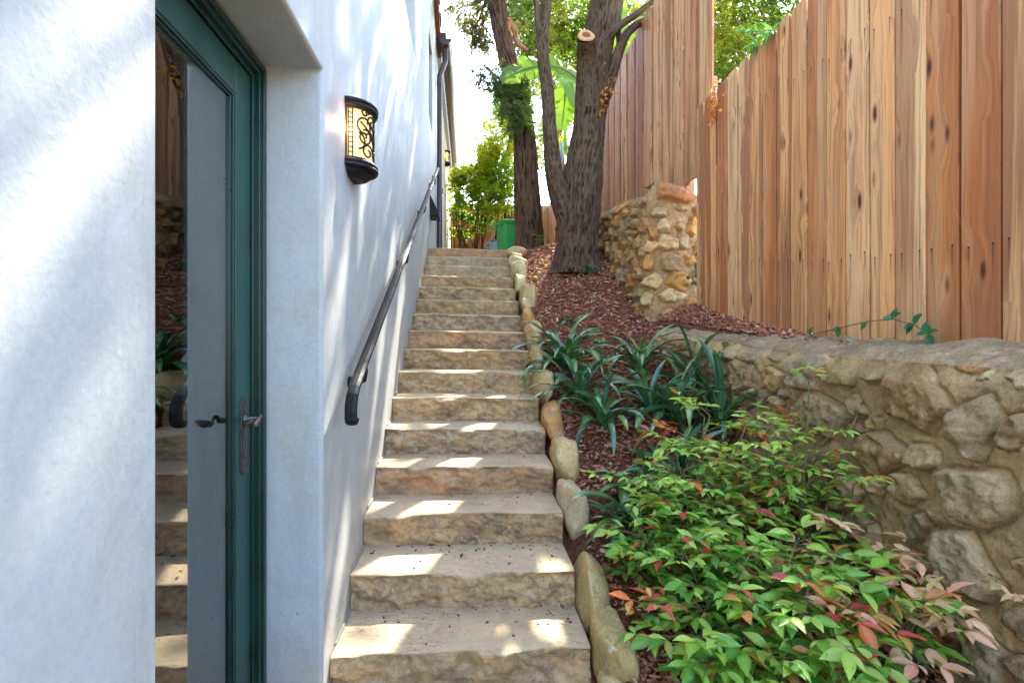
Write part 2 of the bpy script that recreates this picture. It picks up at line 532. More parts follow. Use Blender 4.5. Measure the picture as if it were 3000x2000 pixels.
M['galv'] = mat_plain('galvanised_pipe', (.42, .44, .46), .4, .5, .7, var=.1, scale=25, bump=.1)
M['cutwood'] = NT('fresh_cut_wood', .8, .2)
def _cut():
    t = M['cutwood']; p = t.attr('wp', 'Vector')
    d = t.n('VectorMath', {'operation': 'LENGTH'}, i0=p).outputs['Value']
    f = t.math('ADD', d, t.math('MULTIPLY', t.noise(t.pos(), 40, 4), .25))
    c = t.ramp(f, [(.30, (.20, .06, .03)), (.58, (.27, .09, .045)), (.68, (.52, .32, .14)), (1.05, (.50, .30, .13)), (1.12, (.36, .18, .09))])
    return t.out(c, t.bump(t.noise(t.pos(), 90, 4), .5, .004))
M['cutwood'] = _cut()
M['chip'] = mat_mulch(); M['soil'] = mat_mulch(True)
M['nandina'] = mat_leaf('nandina_leaflet', .34, .36, .45, tcol=(1.5, 1.4, .5), spot=.5, spots=50)
M['strap'] = mat_leaf('clivia_strap_leaf', .15, .20, .7, tcol=(.8, 1, .3))
M['crown'] = mat_leaf('fine_tree_leaf', .5, .45, .35, tcol=(2.0, 2.2, .55))
M['hedge'] = mat_leaf('hedge_leaf', .55, .4, .4, tcol=(2.9, 2.9, .6))
M['banana'] = mat_leaf('banana_leaf', .55, .35, .4, tcol=(2.2, 2.0, .4))
M['stem'] = mat_plain('green_brown_stem', (.16, .14, .06), .6, .3, var=.3, scale=60)
M['twig'] = mat_plain('thin_grey_brown_twig', (.17, .11, .075), .8, .2, var=.3, scale=60)
M['pave'] = mat_ground('buff_stone_paving', (.40, .32, .23), (.32, .26, .19), 5)
M['earth'] = mat_ground('dry_earth', (.20, .14, .09), (.28, .20, .13), 2)
M['mortar'] = mat_ground('grey_mortar', (.30, .27, .22), (.22, .20, .17), 9)

# ================================================================== the terrain
XW = -0.529
Y1, Z1, TR, RI = 1.8887, -1.2033, 0.300, 0.163
def zs(Y): return Z1 + RI / TR * (np.asarray(Y, float) - Y1)
GZ = Z1 - RI - .002
def bedz(X, Y):
    X = np.asarray(X, float); Y = np.asarray(Y, float)
    z = np.minimum(zs(Y), 1.25 + .03 * (Y - 6.4))
    z = z - .085 + np.interp(Y, [3.5, 4.5], [.115, .235]) * np.clip((X - .55) / .95, 0, 1.2)
    z = z - .10 * sstep(.575, .505, X)
    return np.maximum(z, GZ + .1 * sstep(.5, .6, X) + .05 * X)
def terrace(X, Y):
    zf = np.interp(Y, [1.3, 1.61, 2.5, 3.36, 3.74, 3.94, 4.5], [-.06, -.045, .012, .165, .255, .31, .36])
    xl = np.interp(Y, [2.2, 2.9, 3.4, 3.8, 4.05, 4.25], [1.76, 1.75, 1.70, 1.63, 1.56, 1.50]) + .13
    zl = np.interp(Y, [0, 1.35, 2.1, 2.95, 3.5, 3.86, 4.3], [-.12, -.105, -.09, -.035, .03, .085, .14]) + .05
    return zl + (zf - zl) * np.clip((np.asarray(X) - xl) / (2.0 - xl), 0, 1.1) ** .8
def base_profile(Y):
    return np.interp(Y, [-400, 1.5, 1.95, 6.5, 8, 12.5, 400], [GZ, GZ, GZ - .12, 1.0, 1.2, 1.33, 1.6])
gx = np.concatenate([[-300, -120, -50, -20, -8, -4], np.arange(-2, 4.01, .25), [6, 9, 20, 50, 120, 300]])
gy = np.concatenate([[-300, -120, -40, -12, -5], np.arange(-3, 14.01, .25), [17, 25, 50, 120, 300]])
GX, GY = np.meshgrid(gx, gy, indexing='ij')
zr = np.interp(GY, [-400, 1.5, 4.0, 4.6, 7, 14, 400], [-.15, -.15, .2, 1.2, 1.7, 1.9, 1.9])
w = sstep(2.05, 2.5, GX)
GZZ = (1 - w) * (base_profile(GY) - .03) + w * zr
mb = MB(); mb.grid(np.stack([GX, GY, GZZ], -1), flip=False)
tag(mb.build('ground', M['earth']), kind='structure')
mb = MB(); mb.box((XW + .002, -4, GZ - .1), (2.4, 1.95, GZ))
tag(mb.build('pavement', M['pave']), kind='structure')
ys = np.linspace(6.68, 12.6, 24); xs = np.linspace(XW + .002, 2.0, 8)
PX, PY = np.meshgrid(xs, ys, indexing='ij')
mb = MB(); mb.grid(np.stack([PX, PY, np.interp(PY, [6.4, 8, 12.5, 13], [1.236, 1.245, 1.36, 1.36])], -1))
tag(mb.build('path', M['pave']), kind='structure')

# mulch bed: finely uneven sheet + thousands of bark chips
def sheet(name, x0f, x1f, y0, y1, zf, nx, ny, amp=.014):
    v = np.linspace(y0, y1, ny); u = np.linspace(0, 1, nx)
    U, V = np.meshgrid(u, v, indexing='ij')
    X = x0f(V) * (1 - U) + x1f(V) * U
    Z = zf(X, V) + amp * vfbm(np.stack([X * 14, V * 14, 0 * X], -1), 4)
    mb = MB(); mb.grid(np.stack([X, V, Z], -1))
    o = mb.build(name, M['soil'], smooth=True)
    return tag(o, kind='structure')
sheet('mulch_bed', lambda v: .478 + 0 * v, lambda v: 2.0 + 0 * v, .7, 8.0, lambda x, y: bedz(x, y) - .012, 60, 260)
sheet('mulch_terrace', lambda v: np.interp(v, [2.2, 2.9, 3.4, 3.8, 4.05, 4.25], [1.76, 1.75, 1.70, 1.63, 1.56, 1.50]) + .13, lambda v: 2.06 + 0 * v, 2.0, 4.35, lambda x, y: terrace(x, y) - .012, 24, 120)

def leafmat(Tm, Pp, Rm, Sc, faces):
    """template (k,3), positions (N,3), rotations (N,3,3), scales (N,3)"""
    N, k = len(Pp), len(Tm)
    V = np.einsum('nij,nkj->nki', Rm, Tm[None] * Sc[:, None, :]) + Pp[:, None, :]
    Fc = (np.asarray(faces)[None] + (np.arange(N) * k)[:, None, None]).reshape(-1, len(faces[0]))
    return V.reshape(-1, 3), Fc
def frames(D, UPV, roll=None):
    """rotation matrices: local y along D, local z near UPV"""
    D = D / np.linalg.norm(D, axis=1, keepdims=True)
    X = np.cross(D, UPV); X /= np.linalg.norm(X, axis=1, keepdims=True) + 1e-9
    Zz = np.cross(X, D)
    if roll is not None:
        c, s = np.cos(roll)[:, None], np.sin(roll)[:, None]
        X, Zz = X * c + Zz * s, Zz * c - X * s
    return np.stack([X, D, Zz], -1)
def chips(name, n, xf, yf, zf, big=1.0, lift=.004):
    Y = yf(rng.random(n)); X = xf(rng.random(n), Y)
    P = np.stack([X, Y, zf(X, Y) + lift + rng.random(n) * .012], -1)
    a = rng.random(n) * 6.283
    D = np.stack([np.cos(a), np.sin(a), rng.normal(0, .35, n)], -1)
    slope = np.tile(np.array([[-.15, -.5, 1.0]]), (n, 1)) + rng.normal(0, .35, (n, 3))
    Rm = frames(D, slope)
    L = np.exp(rng.normal(math.log(.021), .5, n)) * big; Wd = L * rng.uniform(.18, .55, n)
    Sc = np.stack([Wd, L, np.minimum(Wd * .4, .006)], -1)
    T = np.array([(-1,-1,-1),(1,-.8,-1),(.8,1,-1),(-.7,.9,-1),(-.9,-1,1),(.8,-.9,1),(.7,.9,1),(-.6,1,1)], float) * .5
    Fq = [(0,3,2,1),(4,5,6,7),(0,1,5,4),(1,2,6,5),(2,3,7,6),(3,0,4,7)]
    V, Fc = leafmat(T, P, Rm, Sc, Fq)
    pal = np.array([(.38,.145,.078),(.50,.21,.115),(.27,.10,.056),(.60,.36,.23),(.13,.056,.036),(.44,.175,.09),(.68,.52,.37)])
    c = pal[rng.choice(7, n, p=[.25,.2,.2,.1,.12,.1,.03])] * rng.uniform(.75, 1.25, (n, 1))
    me = meshf(V, Fc, np.repeat(c, 8, 0))
    return tag(link(name, me, M['chip']), kind='stuff')
def ydens(u): return .9 + 6.9 * u ** 1.25
chips('bark_mulch', 26000, lambda u, y: .60 + (np.where(y < 4.1, 1.74, 1.62) - .60) * u, ydens, bedz)
chips('bark_mulch', 5200, lambda u, y: (lambda x: x + (2.03 - x) * u)(np.interp(y, [2.2, 2.9, 3.4, 3.8, 4.05, 4.25], [1.76, 1.75, 1.70, 1.63, 1.56, 1.50]) + .15), lambda u: 2.3 + 1.95 * u, terrace, .8)

# ================================================================== the staircase
stair = empty('staircase', 'sandstone garden staircase with rough split risers climbing beside the white house wall', 'staircase', (0, Y1, GZ))
def step_mesh(k):
    zt = Z1 + RI * k; y0 = Y1 + TR * k
    xl, xr = XW + .003, .486 + .0022 * k
    bot = zt - RI - .03
    back = y0 + TR + .05
    if k == 15: back = y0 + TR + .06
    nx = 150 if k < 8 else 90
    nr = 26 if k < 8 else 16
    u = np.linspace(0, 1, nx)
    prof = []                       # (dy from front edge, z, riserness)
    for j in range(7): prof.append((back - y0 - (back - y0 - .009) * j / 6, 0, 0))
    for a in (30, 60): prof.append((.009 - .009 * math.sin(R(a)), -.009 + .009 * math.cos(R(a)), .25))
    for j in range(nr + 1): prof.append((0, -.009 - (zt - bot - .009) * j / nr, 1))
    prof = np.array(prof)
    X = xl + (xr - xl) * u[:, None] + 0 * prof[None, :, 0]
    Yg = y0 + prof[None, :, 0] + 0 * X
    Zg = zt + prof[None, :, 1] + 0 * X
    P = np.stack([X, Yg, Zg], -1)
    rz = prof[None, :, 2]
    q = np.stack([X * 7, Zg * 11, 0 * X + k * 3.7], -1)
    rough = vfbm(q, 5, .55); rdg = 1 - np.abs(vfbm(q * 1.6 + 9, 3))
    band = sstep(-.008, -.022, prof[:, 1])[None, :] * (1 - .35 * sstep(-.13, -.18, prof[:, 1]))[None, :]
    smooth_step = .35 if k in (13, 14, 15) else 1.0
    P[..., 1] += band * (-.020 * rough - .022 * (rdg - .6)) * rz * smooth_step
    edge = .0025 * vfbm(np.stack([X * 9, Yg * 3, 0 * X + k], -1), 3)
    P[..., 2] += edge * (1 - band) + .0015 * vfbm(np.stack([X * 5, Yg * 8, 0 * X + k * 5], -1), 3)
    wear = sstep(.05, 0, prof[:, 0])[None, :] * (rz < .9)
    P[..., 2] -= wear * .004 * (1 + vnoise(np.stack([X * 6, 0 * X, 0 * X + k * 2.], -1)))
    # the right end sits a touch lower and nearer
    t = (u ** 1.5)[:, None]
    P[..., 1] -= .0125 * t; P[..., 2] -= .0145 * t
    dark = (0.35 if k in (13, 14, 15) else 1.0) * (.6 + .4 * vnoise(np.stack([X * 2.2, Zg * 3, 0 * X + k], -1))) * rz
    mb = MB()
    r2 = np.random.default_rng(k + 50)
    base = np.array([(.42, .305, .185), (.45, .34, .215), (.40, .29, .175), (.46, .29, .18), (.40, .33, .23)][k % 5]) * r2.uniform(.92, 1.08)
    if k in (14, 13): base = np.array((.40, .36, .26))
    if k == 15: base = np.array((.46, .29, .18))
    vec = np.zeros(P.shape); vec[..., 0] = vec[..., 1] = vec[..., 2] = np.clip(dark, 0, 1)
    mb.grid(P, base, vec)
    # end caps
    for e in (0, nx - 1):
        ring = P[e]
        b = np.concatenate([ring, [[ring[0, 0], back, bot]]])
        mb.add(b, [tuple(range(len(b))) if e == 0 else tuple(range(len(b)))[::-1]], base, np.zeros(b.shape) + .3)
    o = mb.build('step', M['step'], stair, smooth=True)
    me = o.data
    return o
for k in range(16): step_mesh(k)
mb = MB()
for k in range(16):                       # mortar bed under and beside the steps
    mb.box((XW + .001, Y1 + TR * k + .06, GZ - .3 + RI * k), (XW + .008, Y1 + TR * (k + 1) + .05, Z1 + RI * k + .010 + .004 * (k % 3)))
mb.build('mortar_joint', M['mortar'], stair)

# edging stones beside the steps
def boulder(name, c, r, col, rot=0, seed=0, label=None, flat=.62, cat='stone', group='stones edging the mulch bed', mat='boulder', sub=4, amp=.22):
    bm = bmesh.new()
    bmesh.ops.create_icosphere(bm, subdivisions=sub, radius=1)
    V = np.array([v.co for v in bm.verts]); bmv = [tuple(l.index for l in f.verts) for f in bm.faces]; bm.free()
    n = vfbm(V * 1.1 + seed * 7.7, 3)
    V = V * (1 + amp * n)[:, None]
    V = np.sign(V) * np.abs(V) ** (1 - flat * .6)
    V = V * (1 + .045 * vfbm(V * 3.2 + seed, 4))[:, None]
    # a few chipped facets
    r2 = np.random.default_rng(seed)
    for _ in range(9):
        d = r2.normal(0, 1, 3); d /= np.linalg.norm(d)
        h = r2.uniform(.62, .90); s = V @ d
        V -= np.outer(np.maximum(s - h, 0) * .75, d)
    V = V * np.array(r)
    c_, s_ = math.cos(rot), math.sin(rot)
    V = np.stack([V[:, 0] * c_ - V[:, 1] * s_, V[:, 0] * s_ + V[:, 1] * c_, V[:, 2]], -1)
    me = meshf(V, np.array(bmv), np.tile(np.array(col), (len(V), 1)))
    o = link(name, me, M[mat], smooth=True); o.location = c
    return tag(o, label, cat, group)
TAN, ORA, PALE, GRY, OLV = (.50, .38, .21), (.52, .28, .10), (.60, .50, .34), (.46, .41, .30), (.44, .35, .18)
def edge_hit(px, py, off):
    r = ray(px, py); t = np.linspace(.8, 8, 3000)
    k = np.argmax(r[2] * t - (zs(r[1] * t) + off) < 0) if r[2] < 0 else np.argmax(zs(r[1] * t) + off > r[2] * t)
    return r * t[k]
# (pixel centre, half sizes x y z, colour, label)
ed = [(1408, 1560, .075, .10, .13, PALE, 'pale sunlit edging stone lowest beside the first step'),
      (1450, 1520, .055, .055, .06, GRY, 'small greyish stone lying in mulch behind the lowest edging stone'),
      (1383, 1445, .080, .150, .22, OLV, 'upright olive tan edging stone with pale chipped top beside the first step'),
      (1324, 1290, .066, .155, .22, OLV, 'long olive edging stone running from the third to the second step'),
      (1306, 1130, .070, .150, .20, GRY, 'pale grey topped edging stone beside the third and fourth step'),
      (1291, 1022, .085, .130, .19, TAN, 'big rounded tan boulder edging the fifth step'),
      (1266, 940, .070, .150, .19, ORA, 'smooth orange egg shaped boulder edging the sixth and seventh step'),
      (1234, 858, .058, .160, .18, PALE, 'narrow cream edging stone half hidden under strap leaves'),
      (1226, 798, .050, .120, .15, PALE, 'cream and rusty edging stone above the strap leaved plant'),
      (1222, 752, .080, .180, .19, TAN, 'tall yellow tan edging stone with flat slanting side beside the tenth step'),
      (1206, 712, .066, .120, .15, ORA, 'orange tan edging stone just below the knobbly white one'),
      (1210, 688, .058, .075, .10, PALE, 'knobbly white edging stone set on an orange one'),
      (1214, 664, .100, .140, .18, TAN, 'broad sandy edging stone with flat top at the twelfth step'),
      (1192, 636, .075, .130, .15, PALE, 'whitish pink edging stone between the flat sandy and the rounded one'),
      (1190, 610, .095, .120, .15, PALE, 'round cream and orange edging stone near the stair top'),
      (1190, 592, .125, .130, .14, TAN, 'wide domed sandy edging stone third from the stair top'),
      (1180, 584, .085, .100, .11, TAN, 'small square sandy edging stone second from the stair top'),
      (1183, 573, .125, .120, .09, TAN, 'flat olive sandy edging stone at the very top of the stairs')]
qs_ = [edge_hit(e[0], e[1], np.interp(e[1], [560, 700, 1000, 1560], [.10, .06, .02, -.01])) for e in ed]
for i, (px, py, rx, ry, rz_, c, lab) in enumerate(ed):
    if 2 <= i < 17: ry = max(.06, abs(qs_[i + 1][1] - (qs_[i - 1][1] if i > 2 else 1.45)) / 4 * 1.26)
    rx *= 1.02; rz_ *= .84
    up_ = np.interp(py, [560, 700, 1000, 1560], [.10, .06, .02, -.01])
    q = edge_hit(px, py, up_)
    boulder('edging_stone', (max(q[0], .50 + rx * .9), q[1], q[2] + .0 - rz_ * .68), (rx, ry, rz_), c, (i * 37 % 20 - 10) * .012, i + 3, lab)

# ================================================================== the house
house = empty('house', 'white stucco house with green glazed door in a deep recess and brown gutter', 'house', (XW, 2, GZ))
def cutter(a, b):
    mb = MB(); mb.box(a, b); return mb.build('cutter', None)
mb = MB()
prof = [(-4, GZ - .3), (8.25, GZ - .3), (8.25, 4.97), (3.2, 6.60), (-4, 4.3)]
n = len(prof)
V = [(XW, y, z) for y, z in prof] + [(XW - .42, y, z) for y, z in prof]
Fs = [tuple(range(n)), tuple(range(2*n - 1, n - 1, -1))] + [(i, i + n, (i + 1) % n + n, (i + 1) % n) for i in range(n)]
mb.add(V, Fs)
wall = mb.build('wall', M['stucco'])
bm = bmesh.new(); bm.from_mesh(wall.data); bmesh.ops.recalc_face_normals(bm, faces=bm.faces); bm.to_mesh(wall.data); bm.free()
DY0, DY1, DZT = .872, 1.795, .985
cuts = [cutter((XW - .21, DY0, GZ - .5), (XW + .3, DY1, DZT)),
        cutter((XW - .8, DY0 + .03, GZ - .5), (XW - .1, DY1 - .03, DZT - .055)),
        cutter((XW - .18, 6.44, 3.04), (XW + .3, 7.11, 4.216)),
        cutter((XW - .8, 6.50, 3.09), (XW - .1, 7.06, 4.16)),
        cutter((XW - .20, 3.85, 2.835), (XW + .3, 4.868, 4.1)),
        cutter((XW - .8, 3.92, 2.90), (XW - .1, 4.81, 4.04))]
for c in cuts:
    md = wall.modifiers.new('cut', 'BOOLEAN'); md.operation = 'DIFFERENCE'; md.object = c; md.solver = 'EXACT'
dg = bpy.context.evaluated_depsgraph_get()
me2 = bpy.data.meshes.new_from_object(wall.evaluated_get(dg))
wall.modifiers.clear()
wall.data = me2
for c in cuts: bpy.data.objects.remove(c)
if not wall.data.materials: wall.data.materials.append(M['stucco'])
bevel_mesh(wall, .016, 3, 50)
put(wall, house)
mb = MB(); mb.box((XW - .45, 8.252, GZ), (XW - .002, 16.0, 4.86))
mb.build('wall', M['cream'], house)
# roofs: tiled near gable with its red brown barge board, far roof sloping down to the gutter
mb = MB()
def slab(p, q, x0, x1, t):
    (y0, z0), (y1, z1) = p, q
    V = [(x0,y0,z0),(x1,y0,z0),(x1,y1,z1),(x0,y1,z1),(x0,y0,z0+t),(x1,y0,z0+t),(x1,y1,z1+t),(x0,y1,z1+t)]
    mb.add(V, [(0,3,2,1),(4,5,6,7),(0,1,5,4),(1,2,6,5),(2,3,7,6),(3,0,4,7)])
slab((8.30, 4.985), (3.2, 6.63), -4.0, XW + .075, .05)
slab((3.198, 6.63), (-4.2, 4.27), -4.0, XW + .075, .05)
for i in range(14):
    t = i / 14; y = 8.32 - 5.1 * t; z = 5.05 + 1.645 * t
    mb.box((XW - .2, y - .34, z - .01 + .012), (XW + .088 + .004 * (i % 2), y, z + .035))
roof = mb.build('roof', M['brown'], house)
mb = MB()
slab((8.29, 4.86), (3.2, 6.50), XW + .005, XW + .07, .12)
mb.build('barge_board', M['redtile'], house, bevel=.006)
mb = MB()
V = [(XW + .10, 7.92, 4.92), (XW + .10, 16.1, 4.92), (-4, 16.1, 7.0), (-4, 7.92, 7.0)]
mb.add(V + [(x, y, z + .06) for x, y, z in V], [(0,3,2,1),(4,5,6,7),(0,1,5,4),(1,2,6,5),(2,3,7,6),(3,0,4,7)])
mb.box((XW + .01, 7.95, 4.93), (XW + .16, 8.06, 5.09))
mb.build('roof', M['brown'], house)
# half round gutter with end plate, downspout with an offset bend
GC = (XW + .150, 4.90)
mb = MB()
a = np.linspace(R(180), R(360), 13)
ring = np.array([(GC[0] + .098 * math.cos(t), GC[1] + .098 * math.sin(t)) for t in a])
rin = np.array([(GC[0] + .092 * math.cos(t), GC[1] + .092 * math.sin(t)) for t in a[::-1]])
rr = np.concatenate([ring, rin])
yy = np.array([7.80, 10.5, 16.0])
P = np.stack([np.stack([rr[:, 0], np.full(len(rr), y), rr[:, 1]], -1) for y in yy])
mb.grid(P)
mb.add([(x, 7.80, z) for x, z in ring], [tuple(range(13))])
mb.add([(x, 16.0, z) for x, z in ring], [tuple(range(13))[::-1]])
mb.tube([(GC[0] + .098, 7.8, GC[1]), (GC[0] + .098, 16, GC[1])], .008, 6)
mb.build('gutter', M['brown'], house, smooth=False)
mb = MB()
pts = [(GC[0], 7.92, GC[1] - .07), (GC[0], 7.92, 4.62), (GC[0] - .012, 7.92, 4.57), (-.45, 7.92, 4.42), (-.472, 7.92, 4.36), (-.475, 7.92, 4.29), (-.475, 7.92, 1.22)]
mb.tube(pts, .043, 16)
for z in (1.62, 4.2): mb.tube([(-.475, 7.92, z), (-.475, 7.92, z + .045)], .0465, 16)
mb.build('downspout', M['brown'], house, smooth=False)
bevel_mesh(house.children[-1], .0005, 1, 80)
# windows above
def window(y0, y1, z0, z1, dx):
    x = XW - dx - .012
    mb = MB()
    t = .055
    mb.box((x - .05, y0, z0), (x, y0 + t, z1)); mb.box((x - .05, y1 - t, z0), (x, y1, z1))
    mb.box((x - .049, y0 + t, z0), (x - .001, y1 - t, z0 + t)); mb.box((x - .049, y0 + t, z1 - t), (x - .001, y1 - t, z1))
    f = mb.build('window', M['green'], house)
    mb = MB(); mb.box((x - .03, y0 + t, z0 + t), (x - .022, y1 - t, z1 - t))
    put(mb.build('pane', M['glass']), f)
window(6.495, 7.065, 3.085, 4.165, .17)
window(3.915, 4.815, 2.895, 4.045, .19)
# dim rooms behind the glass
mb = MB()
def room(x0, x1, y0, y1, z0, z1):
    V = [(x0,y0,z0),(x1,y0,z0),(x1,y1,z0),(x0,y1,z0),(x0,y0,z1),(x1,y0,z1),(x1,y1,z1),(x0,y1,z1)]
    mb.add(V, [(0,1,2,3),(7,6,5,4),(0,3,7,4),(0,4,5,1),(3,2,6,7)])
room(-3.6, XW - .421, -1.5, 2.6, GZ + .01, 1.3)
room(-3.6, XW - .421, 3.0, 8.0, 2.0, 4.4)
mb.build('room_lining', M['dark'], house)

# the green door
XD = XW - .21                                     # plane at the back of the recess
door = empty('door', None, None); door.parent = house
door['label'] = 'green painted glazed door in white recess'
fr = MB()
y0, y1, zt = DY0 + .012, DY1 - .012, DZT - .012
for (w_, x0, x1) in ((.022, XD - .02, XD + .020), (.040, XD - .06, XD + .012), (.058, XD - .06, XD - .002)):
    fr.box((x0, y1 - w_, GZ - .02), (x1, y1 - w_ + .0215, zt - w_ + .0215)); fr.box((x0, y0 + w_ - .0215, GZ - .02), (x1, y0 + w_, zt - w_ + .0215))
    fr.box((x0, y0 + w_ + .0005, zt - w_), (x1, y1 - w_ - .0005, zt - w_ + .021))
put(fr.build('door_frame', M['greendk'], bevel=.003), door)
ly0, ly1, lzt = y0 + .060, y1 - .060, zt - .060
XL = XD - .010                                    # leaf face
st = .104
lf = MB()
lf.box((XL - .045, ly1 - st, GZ + .01), (XL, ly1 - .003, lzt - .003))
lf.box((XL - .045, ly0 + .003, GZ + .01), (XL, ly0 + st, lzt - .003))
lf.box((XL - .0445, ly0 + st + .0016, lzt - .112), (XL - .0006, ly1 - st - .0016, lzt - .003))
lf.box((XL - .0445, ly0 + st + .0016, GZ + .01), (XL - .0006, ly1 - st - .0016, GZ + .24))
put(lf.build('door_leaf', M['green'], bevel=.002), door)
bd = MB()
gy0, gy1, gz0, gz1 = ly0 + st, ly1 - st, GZ + .24, lzt - .112
for (o_, t_, x1) in ((0, .010, XL - .003), (.0105, .007, XL - .009)):
    a0, a1, b0, b1 = gy0 + o_, gy1 - o_, gz0 + o_, gz1 - o_
    bd.box((XL - .025, a1 - t_, b0), (x1, a1, b1)); bd.box((XL - .025, a0, b0), (x1, a0 + t_, b1))
    bd.box((XL - .025, a0 + t_ + .0004, b1 - t_), (x1, a1 - t_ - .0004, b1)); bd.box((XL - .025, a0 + t_ + .0004, b0), (x1, a1 - t_ - .0004, b0 + t_))
put(bd.build('glazing_bead', M['greendk'], bevel=.0015), door)
gl = MB()
gl.box((XL - .021, gy0 + .002, gz0 + .002), (XL - .016, gy1 - .002, gz1 - .002))
put(gl.build('glass_pane', M['glass']), door)
# long plate and twisted lever handle
hy, hz = ly1 - .050, -.262
pl = MB()
zz = [-.125, -.118, -.108, .108, .118, .125]; ww = [.008, .014, .020, .020, .014, .008]
out = [(hy - w_, hz - .053 + z) for z, w_ in zip(zz, ww)] + [(hy + w_, hz - .053 + z) for z, w_ in zip(zz[::-1], ww[::-1])]
pl.add([(XL, y, z) for y, z in out] + [(XL + .006, y, z) for y, z in out],
       [tuple(range(12)), tuple(range(23, 11, -1))] + [(i, (i + 1) % 12, (i + 1) % 12 + 12, i + 12) for i in range(12)])
pl.tube([(XL + .0055, hy, hz - .118), (XL + .010, hy, hz - .118)], .011, 14)
po = pl.build('handle_plate', M['bronze'], bevel=.002); put(po, door)
bm = bmesh.new(); bm.from_mesh(po.data); bmesh.ops.recalc_face_normals(bm, faces=bm.faces); bm.to_mesh(po.data); bm.free()
hd = MB()
hd.tube([(XL + .004, hy, hz), (XL + .009, hy, hz), (XL + .012, hy, hz), (XL + .05, hy, hz)], [.020, .020, .0105, .0105], 14)
pp = []; rw = []
for i in range(25):
    t = i / 24
    pp.append((XL + .052 + .006 * math.sin(t * 7), hy + .008 - .105 * t, hz + .012 * math.sin(t * 8.5 + .6) * (1 - .3 * t)))
# flattened twisting strip
V = []; 
for i, p in enumerate(pp):
    t = i / 24; tw = 1.2 + 2.6 * t; wd = .008 + .012 * t ** 1.5; th = .0045
    for k in range(10):
        a_ = 2 * math.pi * k / 10
        dx, dz = wd * math.cos(a_), th * math.sin(a_)
        V.append((p[0] + dx * math.cos(tw) - dz * math.sin(tw), p[1], p[2] + dx * math.sin(tw) + dz * math.cos(tw)))
Fs = [(i*10+k, (i+1)*10+k, (i+1)*10+(k+1) % 10, i*10+(k+1) % 10) for i in range(24) for k in range(10)]
Fs += [tuple(range(10)), tuple(range(249, 239, -1))]
hd.add(V, Fs)
ho = hd.build('door_handle', M['bronze'], smooth=True); put(ho, door)
bm = bmesh.new(); bm.from_mesh(ho.data); bmesh.ops.recalc_face_normals(bm, faces=bm.faces); bm.to_mesh(ho.data); bm.free()
# plain far door with black hinges beyond the downspout
mb = MB(); mb.box((XW - .02, 9.6, 1.2), (XW + .012, 10.45, 3.25))
fd = mb.build('side_door', mat_plain('cream_side_door', (.68, .62, .50), .6), house, bevel=.004)
for z in (1.75, 2.95):
    mb = MB(); mb.box((XW + .0125, 9.60, z), (XW + .025, 9.66, z + .10)); put(mb.build('hinge', M['iron']), fd)

